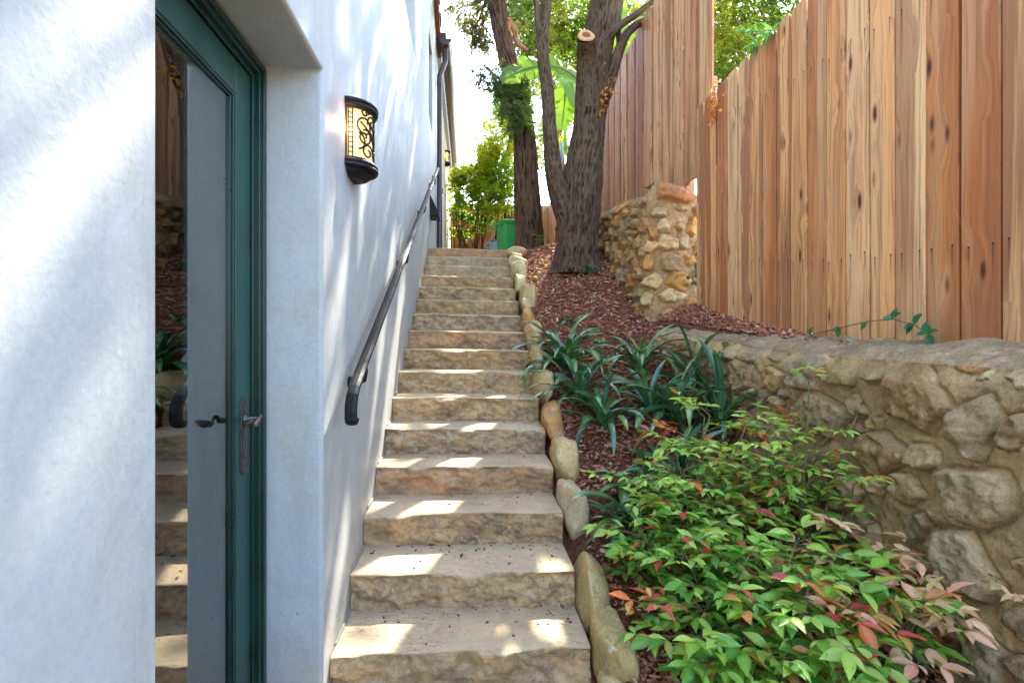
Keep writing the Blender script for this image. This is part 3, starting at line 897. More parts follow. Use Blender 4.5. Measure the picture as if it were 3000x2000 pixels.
# ================================================================== lamps and rail on the wall
def lamp(loc, label):
    root = empty('wall_lamp', label, 'wall lamp', loc, 'iron scroll wall lamps')
    r, H = .098, .232
    mb = MB()
    a = np.linspace(-90, 90, 25)
    P = np.array([[(r * .93 * math.cos(R(t)), r * .93 * math.sin(R(t)), z) for z in (-H/2, H/2)] for t in a])
    mb.grid(P); o = mb.build('lamp_shade', M['lamp'], smooth=True); o.parent = root
    def cyl(t, z): return (r * math.cos(R(t)), r * math.sin(R(t)), z)
    for s in (-1, 1):
        mb = MB()
        zc = s * (H / 2 + .006); rr_ = r + .008
        for dz, rad, ro in ((0, .0115, 0), (s * .017, .009, .004), (-s * .013, .006, -.004)):
            pts = [(-.0, -(rr_ + ro), zc + dz)] + [((rr_ + ro) * math.cos(R(t)), (rr_ + ro) * math.sin(R(t)), zc + dz) for t in a] + [(-.0, rr_ + ro, zc + dz)]
            mb.tube(pts, rad, 8)
        V = [((rr_) * math.cos(R(t)), (rr_) * math.sin(R(t)), zc + s * .012) for t in a]
        mb.add(V, [tuple(range(25)) if s > 0 else tuple(range(25))[::-1]])
        o = mb.build('rim', M['iron'], smooth=True); o.parent = root
    mb = MB()     # tapering base
    rows = []
    for z, f in ((-H/2 - .016, 1.0), (-H/2 - .03, .98), (-H/2 - .046, .88), (-H/2 - .058, .72), (-H/2 - .064, .52)):
        rows.append([((r + .004) * f * math.cos(R(t)) , (r + .004) * f * math.sin(R(t)), z) for t in a])
    P = np.array(rows).transpose(1, 0, 2); mb.grid(P, flip=True)
    mb.add(rows[-1], [tuple(range(25))[::-1]])
    o = mb.build('base_cap', M['iron']); o.parent = root
    mb = MB()
    mb.box((0, -r - .006, -H/2), (.004, -r + .008, H/2)); mb.box((0, r - .008, -H/2), (.004, r + .006, H/2))
    for s in (-1, 1):
        for t in (84, 73):
            mb.tube([cyl(s * t, -H/2), cyl(s * t, H/2)], .0032, 6)
        for i in range(11):
            z = -H/2 + H * (i + .5) / 11; mb.tube([cyl(s * 84, z), cyl(s * 73, z)], .0026, 5)
    def curl(t0, z0, r0, r1, a0, a1, n=26, kx=1.0):
        out = []
        for i in range(n):
            f = i / (n - 1); aa = R(a0 + (a1 - a0) * f); rad = r0 + (r1 - r0) * f
            out.append((t0 + kx * math.degrees(rad * math.cos(aa) / r), z0 + rad * math.sin(aa)))
        return out
    sc = []
    for m in (1, -1):      # point-symmetric pairs of scrolls
        sc += [[(m * t, m * z) for t, z in curl(-42, .040, .034, .034, 0, 360)],
               [(m * t, m * z) for t, z in curl(-12, .066, .036, .009, 200, -250)],
               [(m * t, m * z) for t, z in curl(30, .070, .038, .010, 160, 620)],
               [(m * t, m * z) for t, z in curl(42, .008, .040, .008, 250, -200)],
               [(m * t, m * z) for t, z in curl(-62, -.030, .036, .036, -80, 80)],
               [(m * t, m * z) for t, z in curl(-40, .098, .022, .006, 0, 420)],
               [(m * (-46 + 70 * f), m * (.022 - .062 * f + .016 * math.sin(f * 6.28))) for f in np.linspace(0, 1, 16)],
               [(m * (-38 + 92 * f), m * (.030 - .085 * f ** 1.4)) for f in np.linspace(0, 1, 16)]]
    for c in sc:
        pts = [cyl(max(-72, min(72, t)), max(-H/2 + .004, min(H/2 - .004, z))) for t, z in c]
        mb.tube(pts, .0042, 6)
    o = mb.build('scrollwork', M['iron'], smooth=True); o.parent = root
    l = bpy.data.lights.new('lamp_bulb', 'POINT'); l.energy = .16; l.color = (1, .50, .28); l.shadow_soft_size = .03
    lo = bpy.data.objects.new('lamp_bulb', l); COL.objects.link(lo); lo.parent = root; lo.location = (.02, -.125, .02)
    return root
lamp((XW + .001, 2.215, .905), 'lit black iron scroll lamp with amber glass beside the green door recess')
lamp((XW + .001, 10.95, 4.16), 'small distant lit amber wall lamp beyond the brown downspout')

wl = empty('wedge_light', 'black wedge shaped down light on the white wall above the handrail', 'wall light', (XW, 6.72, 1.86))
mb = MB()
V = [(XW, 6.62, 2.0), (XW, 6.90, 2.0), (XW + .012, 6.62, 2.0), (XW + .012, 6.90, 2.0), (XW, 6.62, 1.72), (XW, 6.90, 1.72), (XW + .125, 6.62, 1.755), (XW + .125, 6.90, 1.755), (XW + .125, 6.62, 1.72), (XW + .125, 6.90, 1.72)]
mb.add(V, [(0,1,3,2),(2,3,7,6),(6,7,9,8),(8,9,5,4),(0,2,6,8,4),(1,5,9,7,3),(0,4,5,1)])
mb.build('housing', M['iron'], wl, bevel=.004)
mb = MB(); mb.box((XW + .02, 6.65, 1.715), (XW + .11, 6.87, 1.719))
mb.build('lens', M['dark'], wl)

rail = empty('handrail', 'black wrought iron handrail with scrolled lower end running up the white wall', 'handrail', (XW, 2.0, -.3))
XR = XW + .080
path = [(7.12, 2.555)] + [(y, -.128 + .5275 * (y - 2.02)) for y in np.linspace(6.9, 2.06, 30)]
path += [(1.985, -.148), (1.935, -.176), (1.900, -.205), (1.880, -.235), (1.872, -.268), (1.874, -.298), (1.884, -.313), (1.898, -.318), (1.910, -.312), (1.914, -.300)]
mb = MB()
pr = [(-.024, -.004), (-.021, .003), (-.008, .008), (.008, .008), (.021, .003), (.024, -.004), (.012, -.008), (.011, -.013), (-.011, -.013), (-.012, -.008)]
rows = []
for i, (y, z) in enumerate(path):
    a_ = path[max(i - 1, 0)]; b_ = path[min(i + 1, len(path) - 1)]
    ty, tz = b_[0] - a_[0], b_[1] - a_[1]; l = math.hypot(ty, tz); ty /= l; tz /= l
    ny, nz_ = tz, -ty        # outward (top side of the bar)
    rows.append([(XR + px_, y + ny * pz_, z + nz_ * pz_) for px_, pz_ in pr])
P = np.array(rows)
P = np.concatenate([P, P[:, :1]], 1)
mb.grid(P)
mb.add(P[0, :-1], [tuple(range(10))]); mb.add(P[-1, :-1], [tuple(range(10))[::-1]])
o = mb.build('rail_bar', M['iron'], rail)
bm = bmesh.new(); bm.from_mesh(o.data); bmesh.ops.remove_doubles(bm, verts=bm.verts, dist=1e-6); bmesh.ops.recalc_face_normals(bm, faces=bm.faces); bm.to_mesh(o.data); bm.free()
for y in (2.12, 3.55, 5.0, 6.45, 7.0):
    z = -.128 + .5275 * (y - 2.02) - .012
    mb = MB()
    mb.tube([(XR, y, z), (XR + .002, y + .01, z - .045), (XR - .008, y + .03, z - .082), (XR - .035, y + .05, z - .095), (XW + .006, y + .055, z - .092)], .011, 8)
    mb.tube([(XW, y + .055, z - .092), (XW + .008, y + .055, z - .092)], .026, 16)
    mb.build('bracket', M['iron'], rail, smooth=False)

# ================================================================== fences
def board_panel(mb, X, ys, z0f, z1, th=.018, gap=.0095, seed=0, dog=.035, alt=0.0, facing=-1, warm=0.0):
    r2 = np.random.default_rng(seed)
    pal = [(.66, .38, .19), (.78, .57, .36), (.58, .29, .125), (.80, .64, .45), (.44, .19, .075), (.68, .43, .24), (.70, .51, .33), (.52, .25, .105)]
    for i in range(len(ys) - 1):
        a, b = ys[i] + gap / 2, ys[i + 1] - gap / 2
        w_ = b - a
        x = X + r2.normal(0, .0018) + (alt if i % 2 else 0)
        if alt and not i % 2: a -= .045; b += .045
        zt = z1 + r2.normal(0, .006); tilt = r2.normal(0, .001 if alt else .003)
        zb = float(z0f((a + b) / 2)) + r2.normal(0, .004)
        d = dog * r2.uniform(.85, 1.1)
        # outline with a clipped (dog ear) top, rows up the board so it can warp a little
        rows = np.linspace(zb, zt - d, 9)
        L = [(a, z) for z in rows] + [(a + d * .55, zt)]
        Rr = [(b, z) for z in rows] + [(b - d * .55, zt)]
        warp = r2.normal(0, .0025)
        def xx(z): return x + warp * math.sin(3 * (z - zb))
        n = len(L); V = []; Wv = []
        c = np.array(pal[r2.integers(len(pal))]) * r2.uniform(.9, 1.1)
        if warm: c = c * (1 - warm) + np.array((.52, .27, .12)) * warm
        bid = r2.uniform(0, 60)
        for side in (0, 1):
            for pts in (L, Rr):
                for (y, z) in pts:
                    yy_ = y + tilt * (z - zb)
                    V.append((xx(z) - (th if side == 0 else 0) * 1.0, yy_, z))
                    Wv.append((y - a + (bid % 3), z - zb + (bid % 7), bid) if False else (y - a, z - zb, bid))
        Fs = []
        for j in range(n - 1):
            Fs.append((j, n + j, n + j + 1, j + 1) if facing < 0 else (j, j + 1, n + j + 1, n + j))
            o2 = 2 * n
            Fs.append((o2 + j, o2 + j + 1, o2 + n + j + 1, o2 + n + j))
            Fs.append((j, j + 1, o2 + j + 1, o2 + j)); Fs.append((n + j, o2 + n + j, o2 + n + j + 1, n + j + 1))
        Fs.append((n - 1, 2 * n - 1, 4 * n - 1, 3 * n - 1)); Fs.append((0, 2 * n, 3 * n, n))
        mb.add(V, Fs, c, Wv)
def fix_normals(o):
    bm = bmesh.new(); bm.from_mesh(o.data); bmesh.ops.recalc_face_normals(bm, faces=bm.faces); bm.to_mesh(o.data); bm.free()
def sawn(mb, a, b, col=(.42, .26, .15)):
    n0 = len(mb.v); mb.box(a, b, col)
    mb.w += [(v[1] - a[1], v[2] - a[2], a[1] * 3.3) for v in mb.v[n0:]]
# near fence (X = 2)
edges = [2310, 2215, 2137, 2065, 2005, 1950, 1905, 1860, 1823, 1790, 1757, 1725, 1700, 1676, 1650, 1622]
eY = sorted(float(atX(px, 784, 2.0)[1]) for px in edges)
eY = [eY[0] - .142 * k for k in range(12, 0, -1)] + eY + [eY[-1] + .140]
FN = empty('wooden_fence', 'reddish dog eared board fence standing on the lower stone wall at right', 'fence', (2.0, 2.0, .2))
mb = MB(); board_panel(mb, 2.0, eY, lambda y: terrace(2.0, y) - .03, 2.035, seed=11)
# pull the near end board along with the rest
o = mb.build('board_panel', M['wood'], FN); fix_normals(o)
mb = MB()
for q in eY[1:-1]:  # dark strips added behind the board gaps to block light and make them dark
    sawn(mb, (2.0035, q - .03, float(terrace(2.0, q)) - .02), (2.012, q + .03, 1.90), (.20, .12, .07))
mb.build('added_gap_backing', M['wood'], FN)
for z in (.45, 1.65):
    mb = MB(); sawn(mb, (2.0135, eY[0], z), (2.05, eY[-1] - .01, z + .09)); mb.build('rail', M['wood'], FN)
for y in (.2, 2.1, 3.93):
    mb = MB(); sawn(mb, (2.053, y - .045, -.3), (2.143, y + .045, 1.95)); mb.build('post', M['wood'], FN)
# tall fence on the upper wall
F1 = empty('wooden_fence', 'tall board fence with staggered boards rising above the upper stone wall', 'fence', (2.1, 6, 1.6))
ys1 = [3.93]; r1 = np.random.default_rng(5)
while ys1[-1] < 8.8: ys1.append(ys1[-1] + (r1.uniform(.125, .15)))
mb = MB(); board_panel(mb, 2.075, ys1, lambda y: np.interp(y, [3.9, 4.3, 4.8, 7, 9, 13], [1.475, 1.50, 1.47, 1.80, 1.8, 1.8]), 3.80, seed=21, alt=.02, dog=.03, warm=.38)
o = mb.build('board_panel', M['wood'], F1); fix_normals(o)
for z in (2.2, 3.5):
    mb = MB(); sawn(mb, (2.10, 3.95, z), (2.14, 8.8, z + .09)); mb.build('rail', M['wood'], F1)
mb = MB()
P0 = [(2.10, 3.96, 1.44), (2.10, 4.75, 1.63), (2.13, 4.75, 1.63), (2.13, 3.96, 1.44)]
V = P0 + [(x, y, z + .045) for x, y, z in P0]
mb.add(V, [(0,3,2,1),(4,5,6,7),(0,1,5,4),(1,2,6,5),(2,3,7,6),(3,0,4,7)], (.10, .06, .04), [(v[1], v[2], 3) for v in V]); mb.build('bottom_rail', M['wood'], F1)
for y in (4.6, 6.2, 8.6):
    mb = MB(); sawn(mb, (2.145, y - .045, 1.0), (2.235, y + .045, 3.7)); mb.build('post', M['wood'], F1)
F3 = empty('wooden_fence', 'orange sunlit far fence stretch showing between the two tree trunks', 'fence', (2.1, 10.5, 1.4))
ys3 = [8.85]
while ys3[-1] < 12.9: ys3.append(ys3[-1] + r1.uniform(.135, .15))
mb = MB(); board_panel(mb, 2.09, ys3, lambda y: 1.3, 3.55, seed=31, dog=.03, warm=.5)
o = mb.build('board_panel', M['wood'], F3); fix_normals(o)
for y in (9.2, 11.2):
    mb = MB(); sawn(mb, (2.12, y - .045, 1.0), (2.21, y + .045, 3.5)); mb.build('post', M['wood'], F3)
# back fence, facing the camera
F4 = empty('wooden_fence', 'brown shaded board fence closing the passage behind the leafy hedge', 'fence', (.6, 12.55, 1.36))
mb = MB(); board_panel(mb, 0, list(np.arange(-2.08, .56, .142)), lambda y: 1.30, 3.60, seed=41, dog=.03, facing=1, warm=.7, alt=.02)
V = [(-v[1], 12.55 + v[0], v[2]) for v in mb.v]; mb.v = V
o = mb.build('board_panel', M['wood'], F4); fix_normals(o)
mb = MB(); sawn(mb, (-.52, 12.56, 2.9), (2.07, 12.60, 2.99)); mb.build('rail', M['wood'], F4)
# galvanised pipe post and an orange brace by the trees
def hit_col(px, py, Y): return atY(px, py, Y)
pp_ = atY(1290, 330, 8.7); 
gp = empty('pipe_post', 'slim galvanised pipe post seen in the fork of the dark trunk', 'post', (pp_[0], 8.7, 1.3))
mb = MB(); mb.tube([(pp_[0], 8.7, 1.3), (pp_[0], 8.7, pp_[2])], .026, 12); mb.tube([(pp_[0], 8.7, pp_[2]), (pp_[0], 8.7, pp_[2] + .012)], .031, 12)
mb.tube([(pp_[0], 8.7, pp_[2] - .22), (pp_[0], 8.7, pp_[2] - .19)], .032, 12)
mb.build('pole', M['galv'], gp)
bq = [atY(1275, 575, 8.3), atY(1296, 575, 8.3), atY(1286, 480, 8.3), atY(1297, 500, 8.3)]
br = empty('timber_brace', 'rusty orange timber brace leaning beside the far trunk', 'timber brace', (bq[0][0], 8.3, 1.3))
mb = MB()
mb.tube([(bq[0][0] - .03, 8.3, 1.28), (bq[2][0], 8.3, bq[2][2])], .045, 4); mb.build('board', M['redtile'], br)
mb = MB(); mb.tube([(bq[1][0], 8.36, 1.28), (bq[3][0], 8.34, bq[3][2])], .035, 4); mb.build('board', M['redtile'], br)
mb = MB(); mb.tube([(bq[0][0], 8.26, (bq[0][2] + 2 * bq[2][2]) / 3 - .12), (bq[1][0] + .02, 8.28, (bq[0][2] + 2 * bq[2][2]) / 3)], .03, 4); mb.build('board', M['redtile'], br)

# ================================================================== stone walls
def stone_wall(root, path, nrm, z0f, z1f, stones, res=.009, batter=0.0, topw=.3, capname='cap', fill_seed=1, fill=(0.05, .10), depth=.05, sk=9, pal=None, mort=(.33, .25, .155), dens=.90):
    """path (n,2) plan polyline; stones (s, z, a, b, colour, bulge). Builds the face as one relief and a cap"""
    path = np.array(path, float)
    seg = np.r_[0, np.cumsum(np.linalg.norm(np.diff(path, axis=0), axis=1))]
    L = seg[-1]
    ns = int(L / res); s = np.linspace(0, L, ns)
    px_ = np.interp(s, seg, path[:, 0]); py_ = np.interp(s, seg, path[:, 1])
    k = sk
    ker = np.ones(2 * k + 1) / (2 * k + 1)
    sm = lambda a: np.convolve(np.pad(a, k, mode='reflect', reflect_type='odd'), ker, 'valid')
    px_, py_ = sm(px_), sm(py_)
    tx, ty = np.gradient(px_), np.gradient(py_); l = np.hypot(tx, ty); tx /= l; ty /= l
    nx_, ny_ = (ty, -tx) if nrm > 0 else (-ty, tx)
    hmax = max(z1f(s_) - z0f(s_) for s_ in s)
    nzr = int(hmax / res)
    t = np.linspace(0, 1, nzr)
    z0 = np.array([z0f(a) for a in s]); z1 = np.array([z1f(a) for a in s])
    Zg = z0[:, None] + (z1 - z0)[:, None] * t[None]
    Sg = s[:, None] + 0 * Zg
    wob = np.stack([Sg * 9, Zg * 9, 0 * Sg + fill_seed], -1)
    w1 = vfbm(wob, 3) * .018; w2 = vfbm(wob + 31, 3) * .018
    Su, Zu = Sg + w1, Zg + w2
    stones = list(stones)
    r2 = np.random.default_rng(fill_seed)
    tries = 0
    while tries < 2600:                      # small stones between the large ones
        tries += 1
        a = r2.uniform(*fill) * (1 if tries < 1900 else .6); b = a * r2.uniform(.6, .95)
        cs = r2.uniform(0, L); lo_ = np.interp(cs, s, z0); zc = r2.uniform(lo_, max(lo_ + .001, np.interp(cs, s, z1) - b * .4))
        if all(((cs - q[0]) / (a + q[2] + .004)) ** 2 + ((zc - q[1]) / (b + q[3] + .004)) ** 2 > dens for q in stones):
            pal = pal or [(.42, .31, .17), (.33, .26, .17), (.50, .39, .23), (.38, .21, .09), (.28, .24, .18), (.50, .28, .10)]
            stones.append((cs, zc, a, b, pal[r2.integers(6)], r2.uniform(.6, .9)))
    H = np.full(Sg.shape, 0.0); best = np.full(Sg.shape, -1); D = np.full(Sg.shape, 9.0)
    for i, q in enumerate(stones):
        m = (np.abs(Sg - q[0]) < q[2] * 1.5) & (np.abs(Zg - q[1]) < q[3] * 1.5)
        if not m.any(): continue
        ds = (Su[m] - q[0]) / q[2]; dz = (Zu[m] - q[1]) / q[3]
        rot = (i * 2.399) % 1.2 - .6
        c_, s_ = math.cos(rot), math.sin(rot)
        e = np.abs(ds * c_ + dz * s_) ** 2.5 + np.abs(dz * c_ - ds * s_) ** 2.5
        e = e ** .4
        # irregular outline: cut the rounded shape by a few chords
        for j in range(6):
            an = (i * 1.7 + j * 1.047 + .5 * math.sin(i * 3 + j))
            e = np.maximum(e, (ds * math.cos(an) + dz * math.sin(an)) / (.80 + .14 * math.sin(i * 5.1 + j * 2.3)))
        f = sstep(1.02, .84, e)
        slope = (ds * math.sin(i * 4.3) + dz * math.cos(i * 2.9)) * .28
        face = f * (q[5] * depth) * (1 + slope)
        # faceted face
        fac = np.abs(vnoise(np.stack([Sg[m] * 13, Zg[m] * 13, 0 * ds + i], -1))) * .020 + .009 * vfbm(np.stack([Sg[m] * 30, Zg[m] * 30, 0 * ds + i], -1), 3)
        face = face + f * fac
        h = H[m]; bst = best[m]; dd = D[m]
        up = face > h
        h[up] = face[up]; H[m] = h
        up2 = e < dd; dd[up2] = e[up2]; bst[up2 & (e < 1.0)] = i; D[m] = dd; best[m] = bst
    H -= .011 * sstep(.97, 1.04, D) * sstep(1.22, 1.08, D)
    H += .006 * vfbm(np.stack([Sg * 24, Zg * 24, 0 * Sg], -1), 4) + .02 * vfbm(np.stack([Sg * 2.2, Zg * 2.2, 0 * Sg + 5], -1), 2)
    # round over the top edge
    rt = sstep(.10, 0, z1[:, None] - Zg)
    off = H * (1 - .6 * rt) - .035 * rt ** 2 - batter * (Zg - z0[:, None])
    X = px_[:, None] + nx_[:, None] * off; Y = py_[:, None] + ny_[:, None] * off
    P = np.stack([X, Y, Zg], -1)
    mort = np.array(mort)
    col = np.empty(P.shape)
    col[:] = mort * (1 + .2 * vfbm(np.stack([Sg * 6, Zg * 6, 0 * Sg + 3], -1), 3))[..., None]
    sc = np.array([q[4] for q in stones])
    msk = best >= 0
    fm = sstep(1.0, .93, D)[..., None]
    col[msk] = (col * (1 - fm) + fm * sc[np.maximum(best, 0)])[msk]
    mb = MB(); 
    nu, nv = P.shape[:2]; idx = np.arange(nu * nv).reshape(nu, nv)
    Fq = np.stack([idx[:-1, :-1], idx[1:, :-1], idx[1:, 1:], idx[:-1, 1:]], -1).reshape(-1, 4)
    if nrm > 0: Fq = Fq
    else: Fq = Fq[:, ::-1]
    me = meshf(P.reshape(-1, 3), np.ascontiguousarray(Fq), np.clip(col.reshape(-1, 3), 0, 1))
    o = link('stone_face', me, M['wall'], smooth=True); put(o, root); fix_dir(o)
    # cap running back from the face
    nt = 26
    tt = np.linspace(0, 1, nt)
    top = P[:, -1]
    bx, by = px_ - nx_ * topw, py_ - ny_ * topw
    CX = top[:, 0][:, None] * (1 - tt) + bx[:, None] * tt; CY = top[:, 1][:, None] * (1 - tt) + by[:, None] * tt
    cr = np.sin(np.clip(tt * 2.2, 0, 1) * math.pi / 2)
    CZ = top[:, 2][:, None] + .022 * cr[None] + (.012 * vfbm(np.stack([CX * 8, CY * 8, 0 * CX], -1), 5) - .016 * np.abs(vfbm(np.stack([CX * 16, CY * 11, 0 * CX + 4], -1), 4))) * np.clip(tt * 4, 0, 1)[None]
    CZ += np.array([capf(a) for a in s])[:, None] * tt[None] if capf else 0
    PC = np.stack([CX, CY, CZ], -1)
    nu, nv = PC.shape[:2]; idx = np.arange(nu * nv).reshape(nu, nv)
    Fq = np.stack([idx[:-1, :-1], idx[1:, :-1], idx[1:, 1:], idx[:-1, 1:]], -1).reshape(-1, 4)
    cc = np.array((.235, .21, .17)) * (1 + .25 * vfbm(PC * 5, 3))[..., None]
    me = meshf(PC.reshape(-1, 3), np.ascontiguousarray(Fq), np.clip(cc.reshape(-1, 3), 0, 1))
    o2 = link('cap', me, M['wall'], smooth=True); put(o2, root)
    fix_dir(o2)
capf = None
def fix_dir(o):
    """flip a relief sheet if it faces away from the open side (towards -X / up)"""
    me = o.data
    n = np.empty(len(me.polygons) * 3); me.polygons.foreach_get('normal', n); n = n.reshape(-1, 3).mean(0)
    d = np.array((-.6, -.5, .7)) if o.name.startswith('cap') else np.array((-1, -.8, 0))
    if n @ d < 0: me.flip_normals()

# lower wall: runs from beside the camera to the foot of the upper wall
lw_path = [(1.57, .2), (1.62, .9), (1.67, 1.5), (1.69, 2.2), (1.69, 2.9), (1.665, 3.4), (1.63, 3.75), (1.60, 4.0), (1.60, 4.2)]
lw_s = np.r_[0, np.cumsum(np.linalg.norm(np.diff(np.array(lw_path), axis=0), axis=1))]
lw_y = [p[1] for p in lw_path]
def lw_of_Y(y): return float(np.interp(y, lw_y, lw_s))
LW = empty('stone_wall', 'low rubble stone retaining wall with weathered grey top below the right fence', 'stone wall', (1.7, 2, -1))
def lw_top(s):
    y = np.interp(s, lw_s, lw_y); return float(np.interp(y, [0, 1.35, 2.1, 2.95, 3.5, 3.86, 4.05, 4.3], [-.11, -.092, -.077, -.022, .043, .095, .09, .02]))
def lw_bot(s):
    y = np.interp(s, lw_s, lw_y); return max(GZ - .05, float(bedz(1.6, y)) - .12)
def zst(z, ox, oy, lst, sx=1.809):
    out = []
    for (x, y, a, b, c, bu) in lst:
        px, py = (ox + x / sx) / DD, (oy + y / sx) / DD
        p = atX(px, py, 1.72)
        pa = atX((ox + (x + a) / sx) / DD, py, 1.72); pb = atX((ox + (x - a) / sx) / DD, py, 1.72)
        sa = abs(pa[1] - pb[1]) / 2; pz = atX(px, (oy + (y - b) / sx) / DD, 1.72); sb = abs(pz[2] - p[2])
        out.append((lw_of_Y(p[1]), p[2], sa * 1.10, sb * 1.10, c, bu))
    return out
BR, PL, GR, OR, OG = (.26, .185, .11), (.42, .375, .29), (.24, .225, .18), (.44, .22, .075), (.30, .245, .155)
st5 = [(1740, 655, 185, 205, BR, 1.1), (1335, 500, 85, 100, (0.30, 0.243, 0.152), 1.0), (1170, 520, 88, 100, GR, .9), (855, 535, 66, 78, (0.23, 0.198, 0.129), .8),
       (700, 385, 56, 80, (0.38, 0.327, 0.205), .8), (900, 400, 42, 60, GR, .7), (1025, 395, 62, 58, (0.27, 0.220, 0.144), .8), (1010, 560, 46, 80, (0.38, 0.274, 0.144), .8),
       (1230, 750, 125, 140, (0.25, 0.228, 0.160), 1.0), (1560, 955, 150, 105, BR, 1.0), (2005, 478, 92, 40, OR, .8), (2250, 565, 98, 52, PL, .9),
       (2065, 815, 135, 170, (0.25, 0.217, 0.160), 1.0), (2300, 850, 75, 100, (0.23, 0.182, 0.129), .8), (1330, 960, 75, 62, (0.32, 0.228, 0.160), .6), (1035, 845, 85, 95, (0.26, 0.213, 0.144), .8),
       (800, 335, 46, 34, (0.25, 0.228, 0.175), .6), (1150, 388, 46, 38, GR, .6), (1425, 700, 56, 66, (0.27, 0.228, 0.160), .7), (1810, 465, 66, 36, (0.26, 0.205, 0.137), .6), (2080, 545, 36, 24, PL, .6),
       (560, 370, 44, 50, (0.35, 0.228, 0.137), .6), (480, 300, 40, 30, (0.38, 0.350, 0.274), .6), (745, 500, 40, 52, (0.30, 0.213, 0.137), .6)]
st6 = [(2130, 285, 215, 165, (0.33, 0.304, 0.236), 1.1), (2060, 620, 190, 150, (0.35, 0.334, 0.281), 1.1), (2110, 1090, 210, 170, (0.26, 0.251, 0.198), 1.0), (1480, 450, 100, 105, (0.29, 0.236, 0.160), .9),
       (1760, 850, 120, 110, (0.27, 0.205, 0.129), .9), (1640, 640, 60, 55, BR, .7)]
stones = zst(0, 1700, 800, st5) + zst(0, 1700, 1300, st6)
capf = lambda s: float(np.interp(s, [0, 2.6, 3.2, 4.2], [.085, .07, .03, .0]))
stone_wall(LW, lw_path, -1, lw_bot, lw_top, stones, res=.0065, batter=.07, topw=.30, fill_seed=4, fill=(.06, .125), depth=.034, dens=.80, mort=(.36, .29, .20), pal=[(.27, .20, .12), (.23, .21, .165), (.36, .31, .22), (.28, .20, .115), (.21, .195, .16), (.40, .35, .26)])

# upper wall: short face towards the camera, long face beside the mulch
uw_path = [(2.2, 4.28), (1.95, 4.22), (1.72, 4.20), (1.62, 4.24), (1.585, 4.36), (1.59, 4.7), (1.62, 5.3), (1.68, 6.0), (1.74, 6.8), (1.78, 7.6)]
us = np.r_[0, np.cumsum(np.linalg.norm(np.diff(np.array(uw_path), axis=0), axis=1))]
UW = empty('stone_wall', 'tan rubble stone wall with big red boulder on its corner under the tall fence', 'stone wall', (1.7, 5, .5))
def uw_top(s): return float(np.interp(s, [0, .15, .45, .62, .75, 1.0, 1.6, 2.4, 3.6], [1.36, 1.41, 1.475, 1.40, 1.36, 1.42, 1.53, 1.66, 1.85]))
def uw_bot(s):
    x = np.interp(s, us, [p[0] for p in uw_path]); y = np.interp(s, us, [p[1] for p in uw_path])
    return min(.16, float(bedz(x, y)) - .12) if s < .75 else float(bedz(x, y)) - .12
def ust(lst):
    out = []
    for (x, y, a, b, c, bu) in lst:     # zoom 2 of the photo: origin (1700,450), 3.484 px per px, near face Y = 4.2
        px, py = (1700 + x / 3.484) / DD, (450 + y / 3.484) / DD
        p = atY(px, py, 4.2); d = 4.35 / F / 3.484
        s = float(np.interp(-p[0], [-2.2, -1.95, -1.72, -1.62], us[:4])) if p[0] > 1.62 else us[3] + (1.62 - p[0])
        out.append((s, p[2], a * d * 1.16, b * d * 1.16, c, bu))
    return out
un = [(1010, 360, 255, 150, (.40, .185, .085), 1.5), (820, 595, 100, 58, (.46, .38, .24), 1.0), (860, 735, 82, 66, (.56, .47, .30), 1.0), (745, 805, 66, 52, (.42, .22, .09), .9),
      (900, 915, 108, 95, (.58, .47, .29), 1.1), (735, 935, 68, 72, (.60, .44, .26), 1.0), (730, 1100, 62, 92, (.52, .27, .08), 1.0), (925, 1105, 112, 95, (.38, .29, .19), 1.0),
      (1085, 880, 82, 112, (.34, .28, .19), .8), (1185, 730, 62, 100, (.52, .28, .08), .9), (1035, 720, 52, 36, (.48, .30, .12), .7), (1020, 1290, 125, 102, (.52, .30, .09), 1.1),
      (745, 1305, 108, 85, (.55, .45, .27), 1.0), (930, 1460, 145, 78, (.58, .50, .33), 1.0), (680, 1490, 90, 80, (.50, .40, .24), .9), (1075, 540, 62, 28, (.40, .30, .17), .7)]
stones = ust(un)
capf = lambda s: .05
stone_wall(UW, uw_path, -1, uw_bot, uw_top, stones, res=.009, batter=.02, topw=.42, fill_seed=9, fill=(.07, .14), depth=.045, sk=5, dens=.78, mort=(.33, .235, .145), pal=[(.42, .29, .14), (.34, .25, .145), (.48, .36, .20), (.38, .20, .08), (.28, .23, .16), (.48, .26, .085)])

